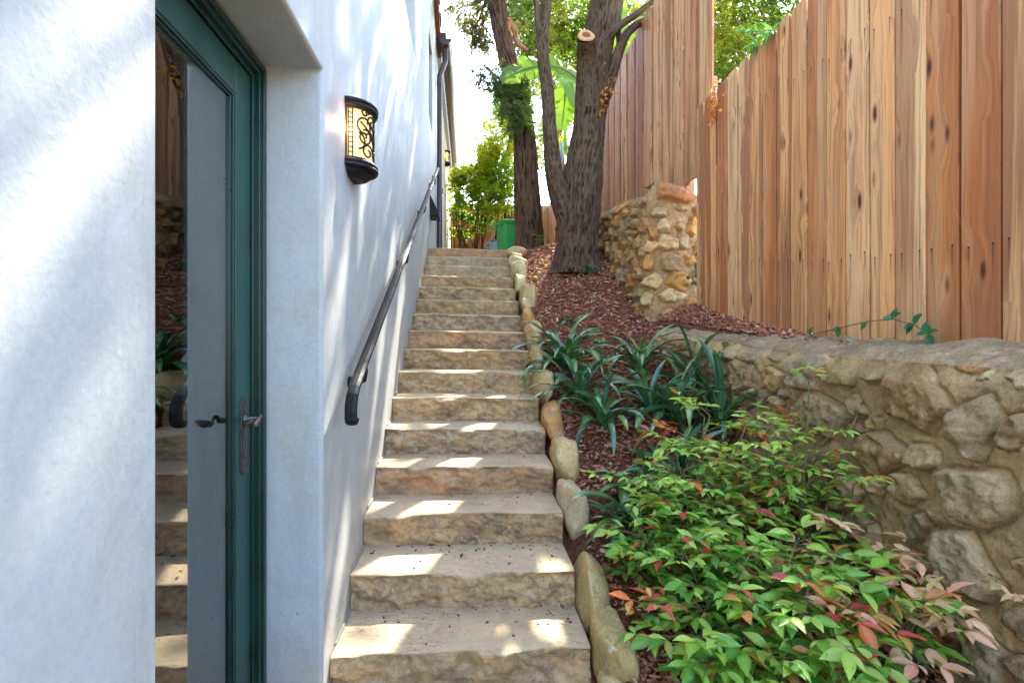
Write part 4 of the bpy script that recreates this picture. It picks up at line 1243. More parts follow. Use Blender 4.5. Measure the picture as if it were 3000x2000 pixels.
# ================================================================== trees
def rough_tube(name, pts, rads, mat, parent, seg=72, dz=.018, amp=.012, ridge=9, seed=0, flare=0.0, vs=5.5):
    """a trunk or limb along pts with furrowed bark relief"""
    pts = np.array(pts, float); rads = np.array(rads, float)
    # resample with a Catmull-Rom curve
    L = np.r_[0, np.cumsum(np.linalg.norm(np.diff(pts, axis=0), axis=1))]
    n = max(8, int(L[-1] / dz))
    t = np.linspace(0, L[-1], n)
    def cr(vals):
        out = np.zeros((n,) + vals.shape[1:])
        m = np.gradient(vals, L, axis=0)
        k = np.clip(np.searchsorted(L, t, 'right') - 1, 0, len(L) - 2)
        h = (L[k + 1] - L[k]); u = (t - L[k]) / h
        sh = (n,) + (1,) * (vals.ndim - 1)
        u = u.reshape(sh); h = h.reshape(sh)
        return (2*u**3 - 3*u**2 + 1) * vals[k] + (u**3 - 2*u**2 + u) * h * m[k] + (-2*u**3 + 3*u**2) * vals[k + 1] + (u**3 - u**2) * h * m[k + 1]
    C = cr(pts); Rd = np.maximum(cr(rads), .003)
    T = np.gradient(C, axis=0); T /= np.linalg.norm(T, axis=1, keepdims=True)
    U = np.zeros_like(C); u = np.cross(T[0], (0.31, .9, .12)); u /= np.linalg.norm(u)
    for i in range(n):
        u = u - T[i] * (u @ T[i]); u /= np.linalg.norm(u); U[i] = u
    Wv = np.cross(T, U)
    a = np.linspace(0, 2 * math.pi, seg, endpoint=False)
    dirs = U[:, None] * np.cos(a)[None, :, None] + Wv[:, None] * np.sin(a)[None, :, None]
    s = t[:, None] + 0 * a[None]
    q = np.stack([np.cos(a)[None] * ridge + 0 * s, np.sin(a)[None] * ridge + 0 * s, s * vs], -1)
    q = q + .35 * np.stack([vnoise(q * .7 + 3), vnoise(q * .7 + 9), 0 * s], -1)
    rg = 1 - np.abs(vfbm(q + seed * 5.1, 3)) * 1.6
    rg2 = vfbm(q * np.array((1.9, 1.9, 1.5)) + 7 + seed, 3)
    h = np.clip(.62 * rg + .35 * rg2, -1, 1)
    low = vfbm(np.stack([np.cos(a)[None] * 1.2 + 0 * s, np.sin(a)[None] * 1.2 + 0 * s, s * 1.6 + seed], -1), 3)
    rr = Rd[:, None] * (1 + .07 * low) + amp * np.minimum(1, Rd[:, None] / .12) * (h - .4)
    if flare:
        fl = np.exp(-t / .16)[:, None]
        rr = rr * (1 + flare * fl * (1 + .55 * np.sin(a * 5 + seed)[None] + .3 * np.sin(a * 3 + 1)[None]))
    P = C[:, None] + dirs * rr[..., None]
    idx = np.arange(n * seg).reshape(n, seg)
    nx_ = np.roll(idx, -1, 1)
    Fq = np.stack([idx[:-1], nx_[:-1], nx_[1:], idx[1:]], -1).reshape(-1, 4)
    hc = np.clip((h + .6) / 1.5, 0, 1).reshape(-1, 1)
    me = meshf(P.reshape(-1, 3), np.ascontiguousarray(Fq), np.repeat(hc, 3, 1))
    o = link(name, me, mat, smooth=True)
    if parent is not None: put(o, parent)
    return o, C, Rd
def px_path(lst, Ys):
    """(px, py, width px) picks along a limb at given depths Y"""
    P, Rr = [], []
    for (x, y, w_), Y in zip(lst, Ys):
        p = atY(x, y, Y); d = p[1] * CT + p[0] * ST
        P.append(p); Rr.append(w_ * DD / F * d / 2)
    return np.array(P), np.array(Rr)

# --- leaf sprays
LENS = np.array([(0, 0, 0), (.32, .28, .06), (.30, .62, .05), (0, 1, -.06), (-.30, .62, .05), (-.32, .28, .06)], float)
LENSF = [(0, 1, 2, 3), (0, 3, 4, 5)]
SUN2 = SUN
def streak_open(P):
    """True where leaves are left out of the crown: light then reaches the wall and stairs in streaks and patches"""
    t = (P[:, 0] - XW) / SUN[0]
    y = P[:, 1] - t * SUN[1]; z = P[:, 2] - t * SUN[2]
    b = (-SUN[2] * y + SUN[1] * z) / math.hypot(SUN[1], SUN[2]); a = (SUN[1] * y + SUN[2] * z) / math.hypot(SUN[1], SUN[2])
    n = vnoise(np.stack([b * 4.6, a * .5, 0 * a + 2], -1)) + .5 * vnoise(np.stack([b * 11, a * .8, 0 * a + 8], -1))
    left = y < 1.4
    op = (n > np.interp(y, [1.4, 2.2, 4.0, 5.5, 7.5, 8.3], [.40, .50, .36, .05, -.2, -3]))
    op_l = ((b > -.475) & (b < -.402)) | ((b > -.335) & (b < -.29))
    wall_ok = (z > -1.6) & (y > -.6) & (t > 0)
    w = wall_ok & np.where(left, op_l, op)
    # stairs
    m = RI / TR
    ts = (P[:, 2] - Z1 - m * (P[:, 1] - Y1)) / (SUN[2] - m * SUN[1])
    xs_ = P[:, 0] - ts * SUN[0]; yst = P[:, 1] - ts * SUN[1]
    ns = vnoise(np.stack([xs_ * 2.6, yst * 1.9, 0 * xs_ + 4], -1))
    inx = (xs_ > XW) & (xs_ < .55) & (yst > 1.4) & (yst < 7)
    lim = np.interp(xs_, [-.55, -.2, .05, .3, .5], [-.6, -.4, -.15, .25, .45])
    st_ = inx & (ns > lim)
    return w | st_
def in_frame(P, m=60):
    d = P[:, 1] * CT + P[:, 0] * ST; x = P[:, 0] * CT - P[:, 1] * ST
    px = 1500 + F * x / np.maximum(d, .01); py = 1000 - F * P[:, 2] / np.maximum(d, .01)
    return (d > 0) & (px > -m) & (px < 3000 + m) & (py > -m) & (py < 2000 + m)
def foliage(name, parent, mat, clumps, leaf, pal, seed=0, gaps=True, droop=.5, per=14, spray=.22, shape=LENS, keep=None):
    """clumps: (centre, radii, sprays). Each spray is a twig with leaves along it"""
    r2 = np.random.default_rng(seed)
    C, Dv, LF = [], [], []
    for c, r, n in clumps:
        v = r2.normal(0, 1, (n, 3)); v /= np.linalg.norm(v, axis=1, keepdims=True)
        rad = r2.random(n) ** .45
        p = np.array(c) + v * rad[:, None] * np.array(r)
        # gaps: sprays gather in sub clumps
        nn = vnoise(p * 2.6 / max(.5, np.mean(r)) + seed)
        kp = nn > -.15
        C.append(p[kp]); d = v[kp] * .8 + r2.normal(0, .5, (kp.sum(), 3)); d[:, 2] -= droop
        Dv.append(d / np.linalg.norm(d, axis=1, keepdims=True))
    C = np.concatenate(C); Dv = np.concatenate(Dv)
    N = len(C)
    f = r2.random((N, per))
    side = np.where(r2.random((N, per)) > .5, 1, -1)
    lat = np.cross(Dv, (0, 0, 1.0)); lat /= np.linalg.norm(lat, axis=1, keepdims=True) + 1e-6
    P = C[:, None] + Dv[:, None] * (f * spray)[..., None]
    D = Dv[:, None] * .75 + lat[:, None] * (side * .8)[..., None] + r2.normal(0, .28, (N, per, 3)); D[..., 2] -= droop * .4
    P = P.reshape(-1, 3); D = D.reshape(-1, 3)
    cl = vnoise(C * 1.3 + 5 + seed)
    tone = np.repeat(cl, per)
    if gaps:
        k = ~streak_open(P + D / np.linalg.norm(D, axis=1, keepdims=True) * leaf[0] * .5); P, D, tone = P[k], D[k], tone[k]
    if keep is not None:
        k = keep(P); P, D, tone = P[k], D[k], tone[k]
    n = len(P)
    Lf = leaf[0] * r2.uniform(.7, 1.25, n); Wd = leaf[1] * r2.uniform(.75, 1.2, n)
    up = np.tile(np.array([[0, 0, 1.0]]), (n, 1)) + r2.normal(0, .55, (n, 3))
    V, Fc = leafmat(shape, P, frames(D, up), np.stack([Wd, Lf, Lf], -1), LENSF)
    pal = np.array(pal)
    k = np.clip(((tone + .6) / 1.2 * len(pal) + r2.normal(0, .8, n)).astype(int), 0, len(pal) - 1)
    col = pal[k] * r2.uniform(.8, 1.2, (n, 1))
    o = link(name, meshf(V, Fc, np.repeat(col, len(shape), 0)), mat)
    put(o, parent)
    return o
def twigs(parent, mat, clumps, origin, seed=0, name='branch'):
    r2 = np.random.default_rng(seed)
    mb = MB()
    for c, r, n in clumps:
        o = np.array(origin if np.ndim(origin) == 1 else origin[r2.integers(len(origin))], float); c = np.array(c)
        mid = (o + c) / 2 + r2.normal(0, .12, 3)
        pts = [o * (1-t)**2 + 2 * mid * t * (1-t) + c * t * t for t in np.linspace(0, 1, 9)]
        mb.tube(pts, list(np.linspace(.022, .006, 9)), 6)
        for _ in range(10):
            e = c + r2.normal(0, .55, 3) * np.array(r); m2 = (c + e) / 2 + r2.normal(0, .08, 3)
            b = pts[r2.integers(5, 9)]
            mb.tube([b, m2, e], [.008, .005, .002], 5)
    return mb.build(name, mat, parent)

FINE = [(.045, .085, .03), (.07, .12, .035), (.10, .15, .04), (.14, .17, .045), (.19, .19, .05)]
GREYG = [(.05, .10, .055), (.075, .14, .075), (.11, .18, .09), (.14, .22, .10), (.19, .26, .10)]
YEL = [(.10, .15, .03), (.16, .21, .035), (.23, .27, .045), (.31, .31, .055), (.32, .25, .065)]

# tree A: dark forked trunk with a sawn stub
P, Rr = px_path([(1322, 622, 92), (1326, 560, 92), (1333, 480, 92), (1340, 400, 84), (1352, 300, 74), (1362, 200, 72), (1374, 110, 70), (1386, 40, 68), (1396, -10, 68)], [5.55] * 9)
P[0, 2] = float(bedz(P[0, 0], 5.55)) - .10
ext = [P[-1] + np.array(v) for v in ((.05, .1, .6), (.05, .3, 1.5), (-.1, .5, 2.6))]
TA = empty('tree', 'dark barked forked tree with sawn off limb stub rising from the mulch', 'tree', tuple(P[0]))
_, CA, _ = rough_tube('trunk', np.vstack([P, ext]), np.r_[Rr, .15, .11, .06], M['barkA'], TA, seg=180, dz=.009, amp=.021, ridge=14, seed=1, flare=.30, vs=8)
Pl, Rl = px_path([(1325, 560, 50), (1296, 480, 50), (1275, 405, 42), (1264, 300, 32), (1256, 200, 29), (1246, 110, 27), (1252, 40, 25), (1256, -10, 24)], [5.55, 5.5, 5.45, 5.42, 5.4, 5.38, 5.4, 5.4])
rough_tube('limb', np.vstack([Pl, Pl[-1] + (.05, .1, .8), Pl[-1] + (-.1, .2, 1.8)]), np.r_[Rl, .05, .03], M['barkA'], TA, seg=80, dz=.010, amp=.010, ridge=8, seed=4, vs=12)
Pk, Rk = px_path([(1247, 108, 14), (1238, 70, 14), (1233, 25, 12), (1228, -20, 11)], [5.38, 5.36, 5.34, 5.3])
rough_tube('limb', Pk, Rk, M['barkA'], TA, seg=28, dz=.014, amp=.006, ridge=4, seed=5)
Ps, Rs = px_path([(1352, 250, 60), (1349, 180, 50), (1347, 125, 44), (1347, 84, 41)], [5.5, 5.42, 5.30, 5.12])
rough_tube('limb', Ps, Rs, M['barkA'], TA, seg=90, dz=.010, amp=.012, ridge=9, seed=6, vs=12)
# sawn face, tilted a little towards the viewer
ax = np.array((-.06, -.90, .42)); ax /= np.linalg.norm(ax); e1 = np.cross(ax, (0, 1, 0)); e1 /= np.linalg.norm(e1); e2 = np.cross(ax, e1)
cc_ = Ps[-1] + np.array((0, 0, .012)); mb = MB(); rad = Rs[-1] * 1.02
V, Wv = [tuple(cc_ + ax * .006)], [(0, 0, 0)]
for j in range(1, 5):
    for k in range(40):
        an = k * math.pi / 20; q = rad * j / 4 * (1 + .05 * math.sin(3 * an))
        V.append(tuple(cc_ + (e1 * math.cos(an) + e2 * math.sin(an)) * q + ax * (.006 if j < 4 else -.004))); Wv.append((math.cos(an) * j / 4, math.sin(an) * j / 4, 0))
Fs = [(0, 1 + k, 1 + (k + 1) % 40) for k in range(40)]
for j in range(3):
    b0, b1 = 1 + j * 40, 1 + (j + 1) * 40
    Fs += [(b0 + k, b1 + k, b1 + (k + 1) % 40, b0 + (k + 1) % 40) for k in range(40)]
mb.add(V, Fs, None, Wv)
mb.build('cut_face', M['cutwood'], TA)
Pb1, Rb1 = px_path([(1368, 270, 40), (1392, 218, 28), (1408, 165, 24), (1424, 112, 22), (1440, 78, 20), (1458, 60, 18), (1490, 42, 15), (1530, 10, 13), (1570, -40, 10)], [5.5, 5.45, 5.45, 5.45, 5.5, 5.55, 5.6, 5.7, 5.8])
rough_tube('branch', Pb1, Rb1, M['barkA'], TA, seg=32, dz=.014, amp=.007, ridge=4, seed=8)
Pb2, Rb2 = px_path([(1378, 130, 30), (1396, 88, 22), (1420, 62, 17), (1452, 40, 15), (1490, 12, 13), (1540, -30, 10)], [5.5, 5.42, 5.4, 5.4, 5.4, 5.4])
rough_tube('branch', Pb2, Rb2, M['barkA'], TA, seg=32, dz=.014, amp=.006, ridge=4, seed=9)
Pb3, Rb3 = px_path([(1424, 112, 14), (1420, 60, 13), (1424, 20, 12), (1432, -30, 10)], [5.5, 5.6, 5.7, 5.8])
rough_tube('branch', Pb3, Rb3, M['barkA'], TA, seg=24, dz=.016, amp=.006, ridge=4, seed=10)
rC = np.random.default_rng(77)
# unseen crown high over stairs and passage, set there to shade and dapple them
cl = []
for i in range(80):
    x, y = rC.uniform(.9, 3.7), rC.uniform(2.4, 11.5)
    z = rC.uniform(5.4, 8.6)
    if z / y < .80: z = .80 * y + rC.uniform(0, .8)
    cl.append(((x, y, z), (.62, .75, .42), 62))
foliage('crown', TA, M['crown'], cl, (.12, .052), GREYG, seed=3, per=12, spray=.32)
cl2 = [(tuple(atY(px, py, Y)), r, n) for px, py, Y, r, n in ((1300, -30, 6.0, (.35, .5, .22), 60), (1480, -10, 6.2, (.3, .4, .2), 40))]
foliage('crown', TA, M['crown'], cl2, (.075, .022), FINE, seed=5, per=14, spray=.2)
# dead leaves caught on the fork
mb = MB()

# tree B: leaning red brown trunk behind
P, Rr = px_path([(1216, 585, 66), (1215, 540, 62), (1211, 470, 61), (1208, 400, 57), (1203, 300, 50), (1188, 220, 44), (1168, 140, 40), (1154, 80, 40), (1143, 20, 40), (1136, -20, 38)], [7.2, 7.2, 7.2, 7.22, 7.25, 7.3, 7.35, 7.4, 7.45, 7.5])
P[0, 2] = float(bedz(P[0, 0], 7.2)) - .12
TB = empty('tree', 'leaning red brown shaggy barked tree behind the forked trunk', 'tree', tuple(P[0]))
ext = [P[-1] + np.array(v) for v in ((-.12, .1, .7), (-.2, .3, 1.7), (-.1, .5, 2.8))]
rough_tube('trunk', np.vstack([P, ext]), np.r_[Rr, .12, .09, .05], M['barkB'], TB, seg=110, dz=.013, amp=.024, ridge=11, seed=12, flare=.22, vs=5)
for j, (lst, Y) in enumerate([([(1150, 60, 14), (1166, 48, 14), (1180, 66, 13), (1190, 100, 12), (1212, 118, 9)], 7.4), ([(1150, 120, 12), (1163, 92, 12), (1168, 62, 12), (1171, 48, 10)], 7.35), ([(1143, 40, 14), (1128, -10, 12), (1100, -60, 9)], 7.4), ([(1190, 205, 8), (1160, 190, 6), (1110, 150, 4)], 7.2)]):
    pth, rd = px_path(lst, [Y] * len(lst))
    rough_tube('branch', pth, rd, M['branch'] if j < 2 else M['barkB'], TB, seg=20, dz=.02, amp=.005, ridge=3, seed=20 + j)
spB = [(1190, 205, 7.0, (.20, .25, .15), 70), (1165, 200, 6.95, (.24, .25, .14), 80), (1130, 185, 7.0, (.22, .25, .12), 60), (1205, 245, 6.95, (.18, .2, .2), 80), (1190, 285, 6.95, (.20, .2, .16), 70), (1215, 195, 7.0, (.15, .2, .12), 40),
       (1112, 165, 7.1, (.14, .2, .10), 24), (1180, 240, 6.9, (.22, .2, .16), 70), (1195, 170, 7.05, (.2, .2, .1), 40)]
clB = [(tuple(atY(px, py, Y)), r, n) for px, py, Y, r, n in spB]
foliage('crown', TB, M['crown'], clB, (.085, .020), [(.06, .085, .065), (.09, .12, .085), (.12, .155, .10), (.15, .18, .115), (.19, .22, .12)], seed=6, per=13, spray=.16, droop=.75, gaps=False)
spB2 = [(1085, 20, 7.6, (.40, .5, .22), 165), (1120, 75, 7.7, (.25, .3, .18), 90), (1090, 75, 7.8, (.18, .3, .14), 54), (1060, 8, 7.8, (.26, .4, .12), 69), (1130, 10, 7.6, (.3, .4, .2), 105), (1095, 100, 7.8, (.10, .2, .10), 24), (1185, 20, 7.9, (.3, .4, .25), 90), (1140, 60, 7.9, (.25, .3, .2), 60)]
clB2 = [(tuple(atY(px, py, Y)), r, n) for px, py, Y, r, n in spB2]
foliage('crown', TB, M['crown'], clB2, (.060, .022), [(.05, .075, .035), (.08, .10, .04), (.13, .13, .05), (.18, .15, .05), (.20, .13, .06)], seed=7, per=14, spray=.2, gaps=False)
twigs(TB, M['twig'], clB2[:6], P[-1], 3)
clB3 = [((rC.uniform(-1.2, 2.6), rC.uniform(8, 12.5), 0), (.7, .8, .5), 60) for i in range(26)]
clB3 = [((c[0], c[1], .82 * c[1] + rC.uniform(-.2, 1.8)), r, n) for c, r, n in clB3 if c[0] > -.4]
foliage('crown', TB, M['crown'], clB3, (.10, .04), GREYG, seed=8, per=12, spray=.3)

# the sunny tree behind both trunks
pc = atY(1300, 560, 15.0)
TC = empty('tree', 'sunlit yellow green fine leaved tree filling the gap behind both trunks', 'tree', (pc[0], 15, 1.4))
rough_tube('trunk', [(pc[0], 15, 1.3), (pc[0] + .1, 15, 3.5), (pc[0] - .2, 15, 6.5), (pc[0], 15, 9)], [.17, .14, .10, .05], M['barkB'], TC, seg=24, dz=.1, seed=30)
spC = [(1262, 180, 13.5, (.5, .8, .5), 121), (1400, 100, 14.5, (.5, .8, .5), 121), (1275, 40, 14, (1.2, 1, .8), 772), (1330, 60, 14.5, (.9, 1, .7), 594), (1225, 60, 14, (.7, 1, .8), 475), (1290, 130, 14.5, (.9, .8, .5), 386), (1200, 110, 14, (.5, .8, .5), 237), (1310, 230, 14.2, (.35, .8, .5), 178),
       (1290, 200, 14.2, (.6, .8, .35), 178), (1430, 40, 14, (1.0, 1, .9), 534), (1300, -40, 14, (1.6, 1, .6), 772), (1180, 10, 14, (.6, .8, .6), 326), (1275, 300, 14.3, (.3, .6, .5), 118), (1240, 330, 14.3, (.25, .6, .7), 148)]
clC = [(tuple(atY(px, py, Y)), r, n) for px, py, Y, r, n in spC]
foliage('crown', TC, M['crown'], clC, (.14, .05), YEL, seed=11, per=13, spray=.35, gaps=False)
twigs(TC, M['twig'], clC, (pc[0], 15, 7.5), 5)
# tree over the right fence
pd = atY(1740, 100, 9.5)
TD = empty('tree', 'dense sunlit willow leaved tree behind the near right fence', 'tree', (pd[0] + 1.0, 9.5, .2))
rough_tube('trunk', [(pd[0] + 1.0, 9.5, .1), (pd[0] + .9, 9.5, 2.2), (pd[0] + .6, 9.4, 4.2), (pd[0] + .4, 9.2, 6.5)], [.2, .17, .13, .06], M['barkB'], TD, seg=30, dz=.06, seed=33)
spD = [(1650, 60, 8.5, (.55, .8, .5), 272), (1700, 30, 8.5, (.6, .8, .5), 304), (1760, 20, 8.5, (.6, .8, .4), 272), (1660, 140, 8.5, (.5, .8, .45), 272), (1720, 110, 8.6, (.55, .8, .4), 256), (1640, 200, 8.5, (.35, .6, .3), 128),
       (1700, 180, 8.8, (.5, .8, .3), 144), (1820, 30, 9, (.7, .8, .5), 240), (1700, -60, 8.5, (1.2, 1, .6), 384), (1900, 0, 9.3, (.8, .9, .8), 240), (1630, 0, 8.5, (.4, .6, .4), 144)]
clD = [(tuple(atY(px, py, Y)), r, n) for px, py, Y, r, n in spD]
foliage('crown', TD, M['crown'], clD, (.115, .030), [(.08, .13, .03), (.13, .18, .035), (.19, .23, .04), (.27, .28, .05), (.32, .30, .06)], seed=13, per=14, spray=.25, gaps=True, droop=.6)
twigs(TD, M['twig'], clD, (pd[0] + .5, 9.3, 5.2), 6)
cld = [((rC.uniform(2.2, 5.5), rC.uniform(3.5, 9), rC.uniform(6.4, 9.0)), (.8, .9, .5), 66) for i in range(6)]
foliage('crown', TD, M['crown'], cld, (.13, .05), GREYG, seed=14, per=12, spray=.34)

# ================================================================== hedge, banana
HL = [(.06, .11, .025), (.11, .17, .03), (.18, .24, .035), (.26, .29, .05), (.32, .31, .06)]
def shrub(label, spots, base, pal, seed, leaf=(.085, .042)):
    root = empty('hedge_shrub', label, 'shrub', base, 'tall shrubs by the back fence')
    c = [(tuple(atY(px, py, Y)), r, n) for px, py, Y, r, n in spots]
    foliage('foliage', root, M['hedge'], c, leaf, pal, seed=seed, per=10, spray=.2, gaps=False, droop=.1)
    mb = MB(); r2 = np.random.default_rng(seed)
    for k in range(14):
        e = np.array(c[r2.integers(len(c))][0]) + r2.normal(0, .2, 3)
        b = np.array(base) + np.array((r2.normal(0, .22), r2.normal(0, .12), 0)); m = (b + e) / 2 + r2.normal(0, .12, 3)
        mb.tube([b, (b + m) / 2 + r2.normal(0, .03, 3), m, (m + e) / 2 + r2.normal(0, .05, 3), e], [.016, .014, .011, .008, .004], 6)
    mb.build('stem', M['branch'], root)
def gb(px, Y): p = atY(px, 600, Y); return (float(p[0]), Y, 1.34)
shrub('tall yellow green shrub with bare stems beside the red brown trunk', [(1120, 330, 11, (.25, .4, .35), 300), (1160, 240, 11, (.25, .4, .35), 240), (1165, 320, 11, (.30, .4, .5), 468), (1160, 400, 11, (.34, .4, .45), 468), (1150, 270, 11.2, (.18, .3, .3), 180), (1140, 460, 11, (.3, .3, .3), 252), (1175, 250, 11.2, (.2, .3, .4), 216)], gb(1165, 11.2), HL[1:], 41)
shrub('bright sunlit shrub in front of the brown back fence', [(1085, 410, 11.3, (.40, .4, .28), 540), (1115, 380, 11.4, (.30, .4, .35), 432), (1060, 440, 11.2, (.26, .3, .25), 324), (1120, 440, 11.2, (.36, .3, .25), 360), (1095, 365, 11.5, (.2, .3, .2), 165)], gb(1095, 11.6), HL[1:], 42)
shrub('thin dark green shrub low against the back fence by the house', [(1065, 480, 11.6, (.30, .2, .16), 144), (1100, 490, 11.6, (.34, .2, .14), 144), (1130, 520, 11.6, (.22, .2, .16), 81), (1052, 530, 11.6, (.16, .2, .3), 86), (1085, 530, 11.7, (.25, .2, .14), 43)], gb(1075, 11.9), HL[:3], 43)

def banana(label, leaves, base, seed):
    root = empty('banana_plant', label, 'banana plant', base)
    r2 = np.random.default_rng(seed)
    for (p0, p1, p2, wd, nrm_) in leaves:
        p0, p1, p2 = (np.array(p, float) for p in (p0, p1, p2))
        n = 60; rows = []; cols = []
        nrm_ = np.array(nrm_, float); nrm_ /= np.linalg.norm(nrm_)
        tear = sorted(r2.uniform(.12, .95, 9)); 
        for s in (-1, 1):
            rows = []
            sh = r2.uniform(-.2, .2)
            for i in range(n):
                t = i / (n - 1)
                c = p0 * (1-t)**2 + 2 * p1 * t * (1-t) + p2 * t * t
                T = (p1 - p0) * (1-t) + (p2 - p1) * t; T /= np.linalg.norm(T)
                sd = np.cross(T, nrm_); sd /= np.linalg.norm(sd)
                w_ = wd * (math.sin(math.pi * min(1, t * .93 + .07)) ** .55)
                k = sum(1 for q in tear if q < t + sh * .1 + .02 * s)
                dip = .15 * math.sin(k * 2.4 + s) + .10
                near = min([abs(t - q + sh * .1) for q in tear])
                cut = 1 - .5 * max(0, 1 - near / .022)
                row = []
                for j in range(6):
                    u = j / 5
                    row.append(c + sd * s * w_ * u * (cut if j > 2 else 1) - nrm_ * w_ * (dip * u * u) + T * w_ * .28 * u)
                rows.append(row)
            P = np.array(rows); mb = MB()
            col = np.array((.11, .20, .045)) * (1 + .25 * vnoise(P * 9))[..., None]
            mb.grid(P, np.clip(col, 0, 1), flip=(s < 0))
            cols.append(mb)
        m2 = MB()
        for m in cols: m2.add(m.v, m.f, np.array(m.c))
        lf = m2.build('leaf', M['banana'], root, smooth=True)
        mb = MB()
        mb.tube([p0 * (1-t)**2 + 2 * p1 * t * (1-t) + p2 * t * t - nrm_ * .008 for t in np.linspace(-.25, 1, 16)], list(np.linspace(.02, .005, 16)), 8)
        put(mb.build('midrib', M['strap_rib'], root), lf) if False else mb.build('midrib', M['stem'], root)
    b = np.array(base)
    mb = MB(); q = np.array(leaves[0][0])
    mb.tube([b, (b * .6 + q * .4) + (.02, 0, 0), q], [.10, .075, .03], 12)
    mb.build('stalk', M['stem'], root)
def A(px, py, Y): return tuple(atY(px, py, Y))
banana('giant green banana leaves hanging between the two trunks', [
    (A(1335, 190, 6.7), A(1262, 112, 6.6), A(1150, 186, 6.5), .25, (.05, -.9, .42)),
    (A(1330, 260, 8.9), A(1310, 150, 9), A(1262, 130, 9.0), .30, (.3, -.8, .5)),
    (A(1300, 180, 9.0), A(1298, 240, 9), A(1290, 300, 8.9), .26, (.0, -1, .15)),
    (A(1300, 330, 9.2), A(1300, 380, 9.2), A(1298, 300, 9.0), .1, (.2, -1, .2))], (float(atY(1330, 560, 9.0)[0]), 9.0, 1.3), 3)
banana('pale green banana leaves standing up behind the tall fence', [
    (A(1440, 200, 6.6), A(1418, 60, 6.6), A(1420, -40, 6.5), .13, (-.2, -1, .1)),
    (A(1450, 180, 6.9), A(1470, 60, 6.9), A(1500, -20, 6.9), .16, (-.5, -1, .2)),
    (A(1430, 230, 6.6), A(1412, 150, 6.6), A(1408, 110, 6.5), .10, (-.1, -1, .1))], (2.55, 6.8, 1.5), 5)

# ================================================================== bins
def bin_(loc, rot, mat, lidmat, label):
    root = empty('wheelie_bin', label, 'bin', loc, 'rubbish bins at the stair top')
    root.rotation_euler = (0, 0, rot)
    H = .92
    def ring(hw, hd, z, r, n=8):
        out = []
        for cx, cy, a0 in ((hw - r, hd - r, 0), (-hw + r, hd - r, 90), (-hw + r, -hd + r, 180), (hw - r, -hd + r, 270)):
            for i in range(n): a_ = R(a0 + 90 * i / (n - 1)); out.append((cx + r * math.cos(a_), cy + r * math.sin(a_), z))
        return out
    mb = MB()
    rows = [ring(.215 + .065 * t, .22 + .07 * t, .04 + (H - .04) * t, .07 + .03 * t) for t in np.linspace(0, 1, 10)]
    rows += [ring(.297, .307, H, .105), ring(.297, .307, H + .035, .105)]
    P = np.array(rows); P = np.concatenate([P, P[:, :1]], 1)
    mb.grid(P, flip=True); mb.add(rows[0], [tuple(range(32))[::-1]])
    for s in (-1, 1):      # raised ribs and a long arched panel on the sides
        for x in (-.10, .10):
            mb.tube([(x * .8, s * .222, .10), (x, s * .262, .62), (x * .75, s * .268, .70), (0, s * .271, .73)], .010, 6)
    for y in (-.1, .1): mb.tube([(-.22, y * .8, .10), (-.255, y, .58), (-.262, y * .7, .66), (-.265, 0, .69)], .010, 6)
    o = mb.build('body', mat); fix_normals(o); o.parent = root
    mb = MB()
    rows = [ring(.31, .32, H + .036, .11), ring(.314, .324, H + .06, .11), ring(.28, .29, H + .082, .10), ring(.15, .16, H + .098, .07)]
    P = np.array(rows); P = np.concatenate([P, P[:, :1]], 1); mb.grid(P, flip=True); mb.add(rows[-1], [tuple(range(32))]); mb.add(rows[0], [tuple(range(32))[::-1]])
    o = mb.build('lid', lidmat, smooth=False); fix_normals(o); o.parent = root
    mb = MB()
    mb.tube([(-.30, -.20, H - .02), (-.385, -.20, H + .01), (-.39, -.18, H + .012), (-.39, .18, H + .012), (-.385, .20, H + .01), (-.30, .20, H - .02)], .017, 8)
    o = mb.build('handle', mat); o.parent = root
    for s in (-1, 1):
        mb = MB(); mb.tube([(-.2, s * .20, .10), (-.2, s * .255, .10)], .10, 20); o = mb.build('wheel', M['black']); o.parent = root
    return root
p = atY(1171, 560, 9.1)
bin_((float(p[0]) + .06, 9.15, 1.27), R(8), M['binG'], M['binG'], 'green lidded wheelie bin beside the red brown trunk at the stair top')
p = atY(1150, 565, 9.6)
bin_((float(p[0]) + .10, 9.85, 1.05), R(10), M['binB'], M['binBd'], 'pale blue bin mostly hidden behind the green bin')

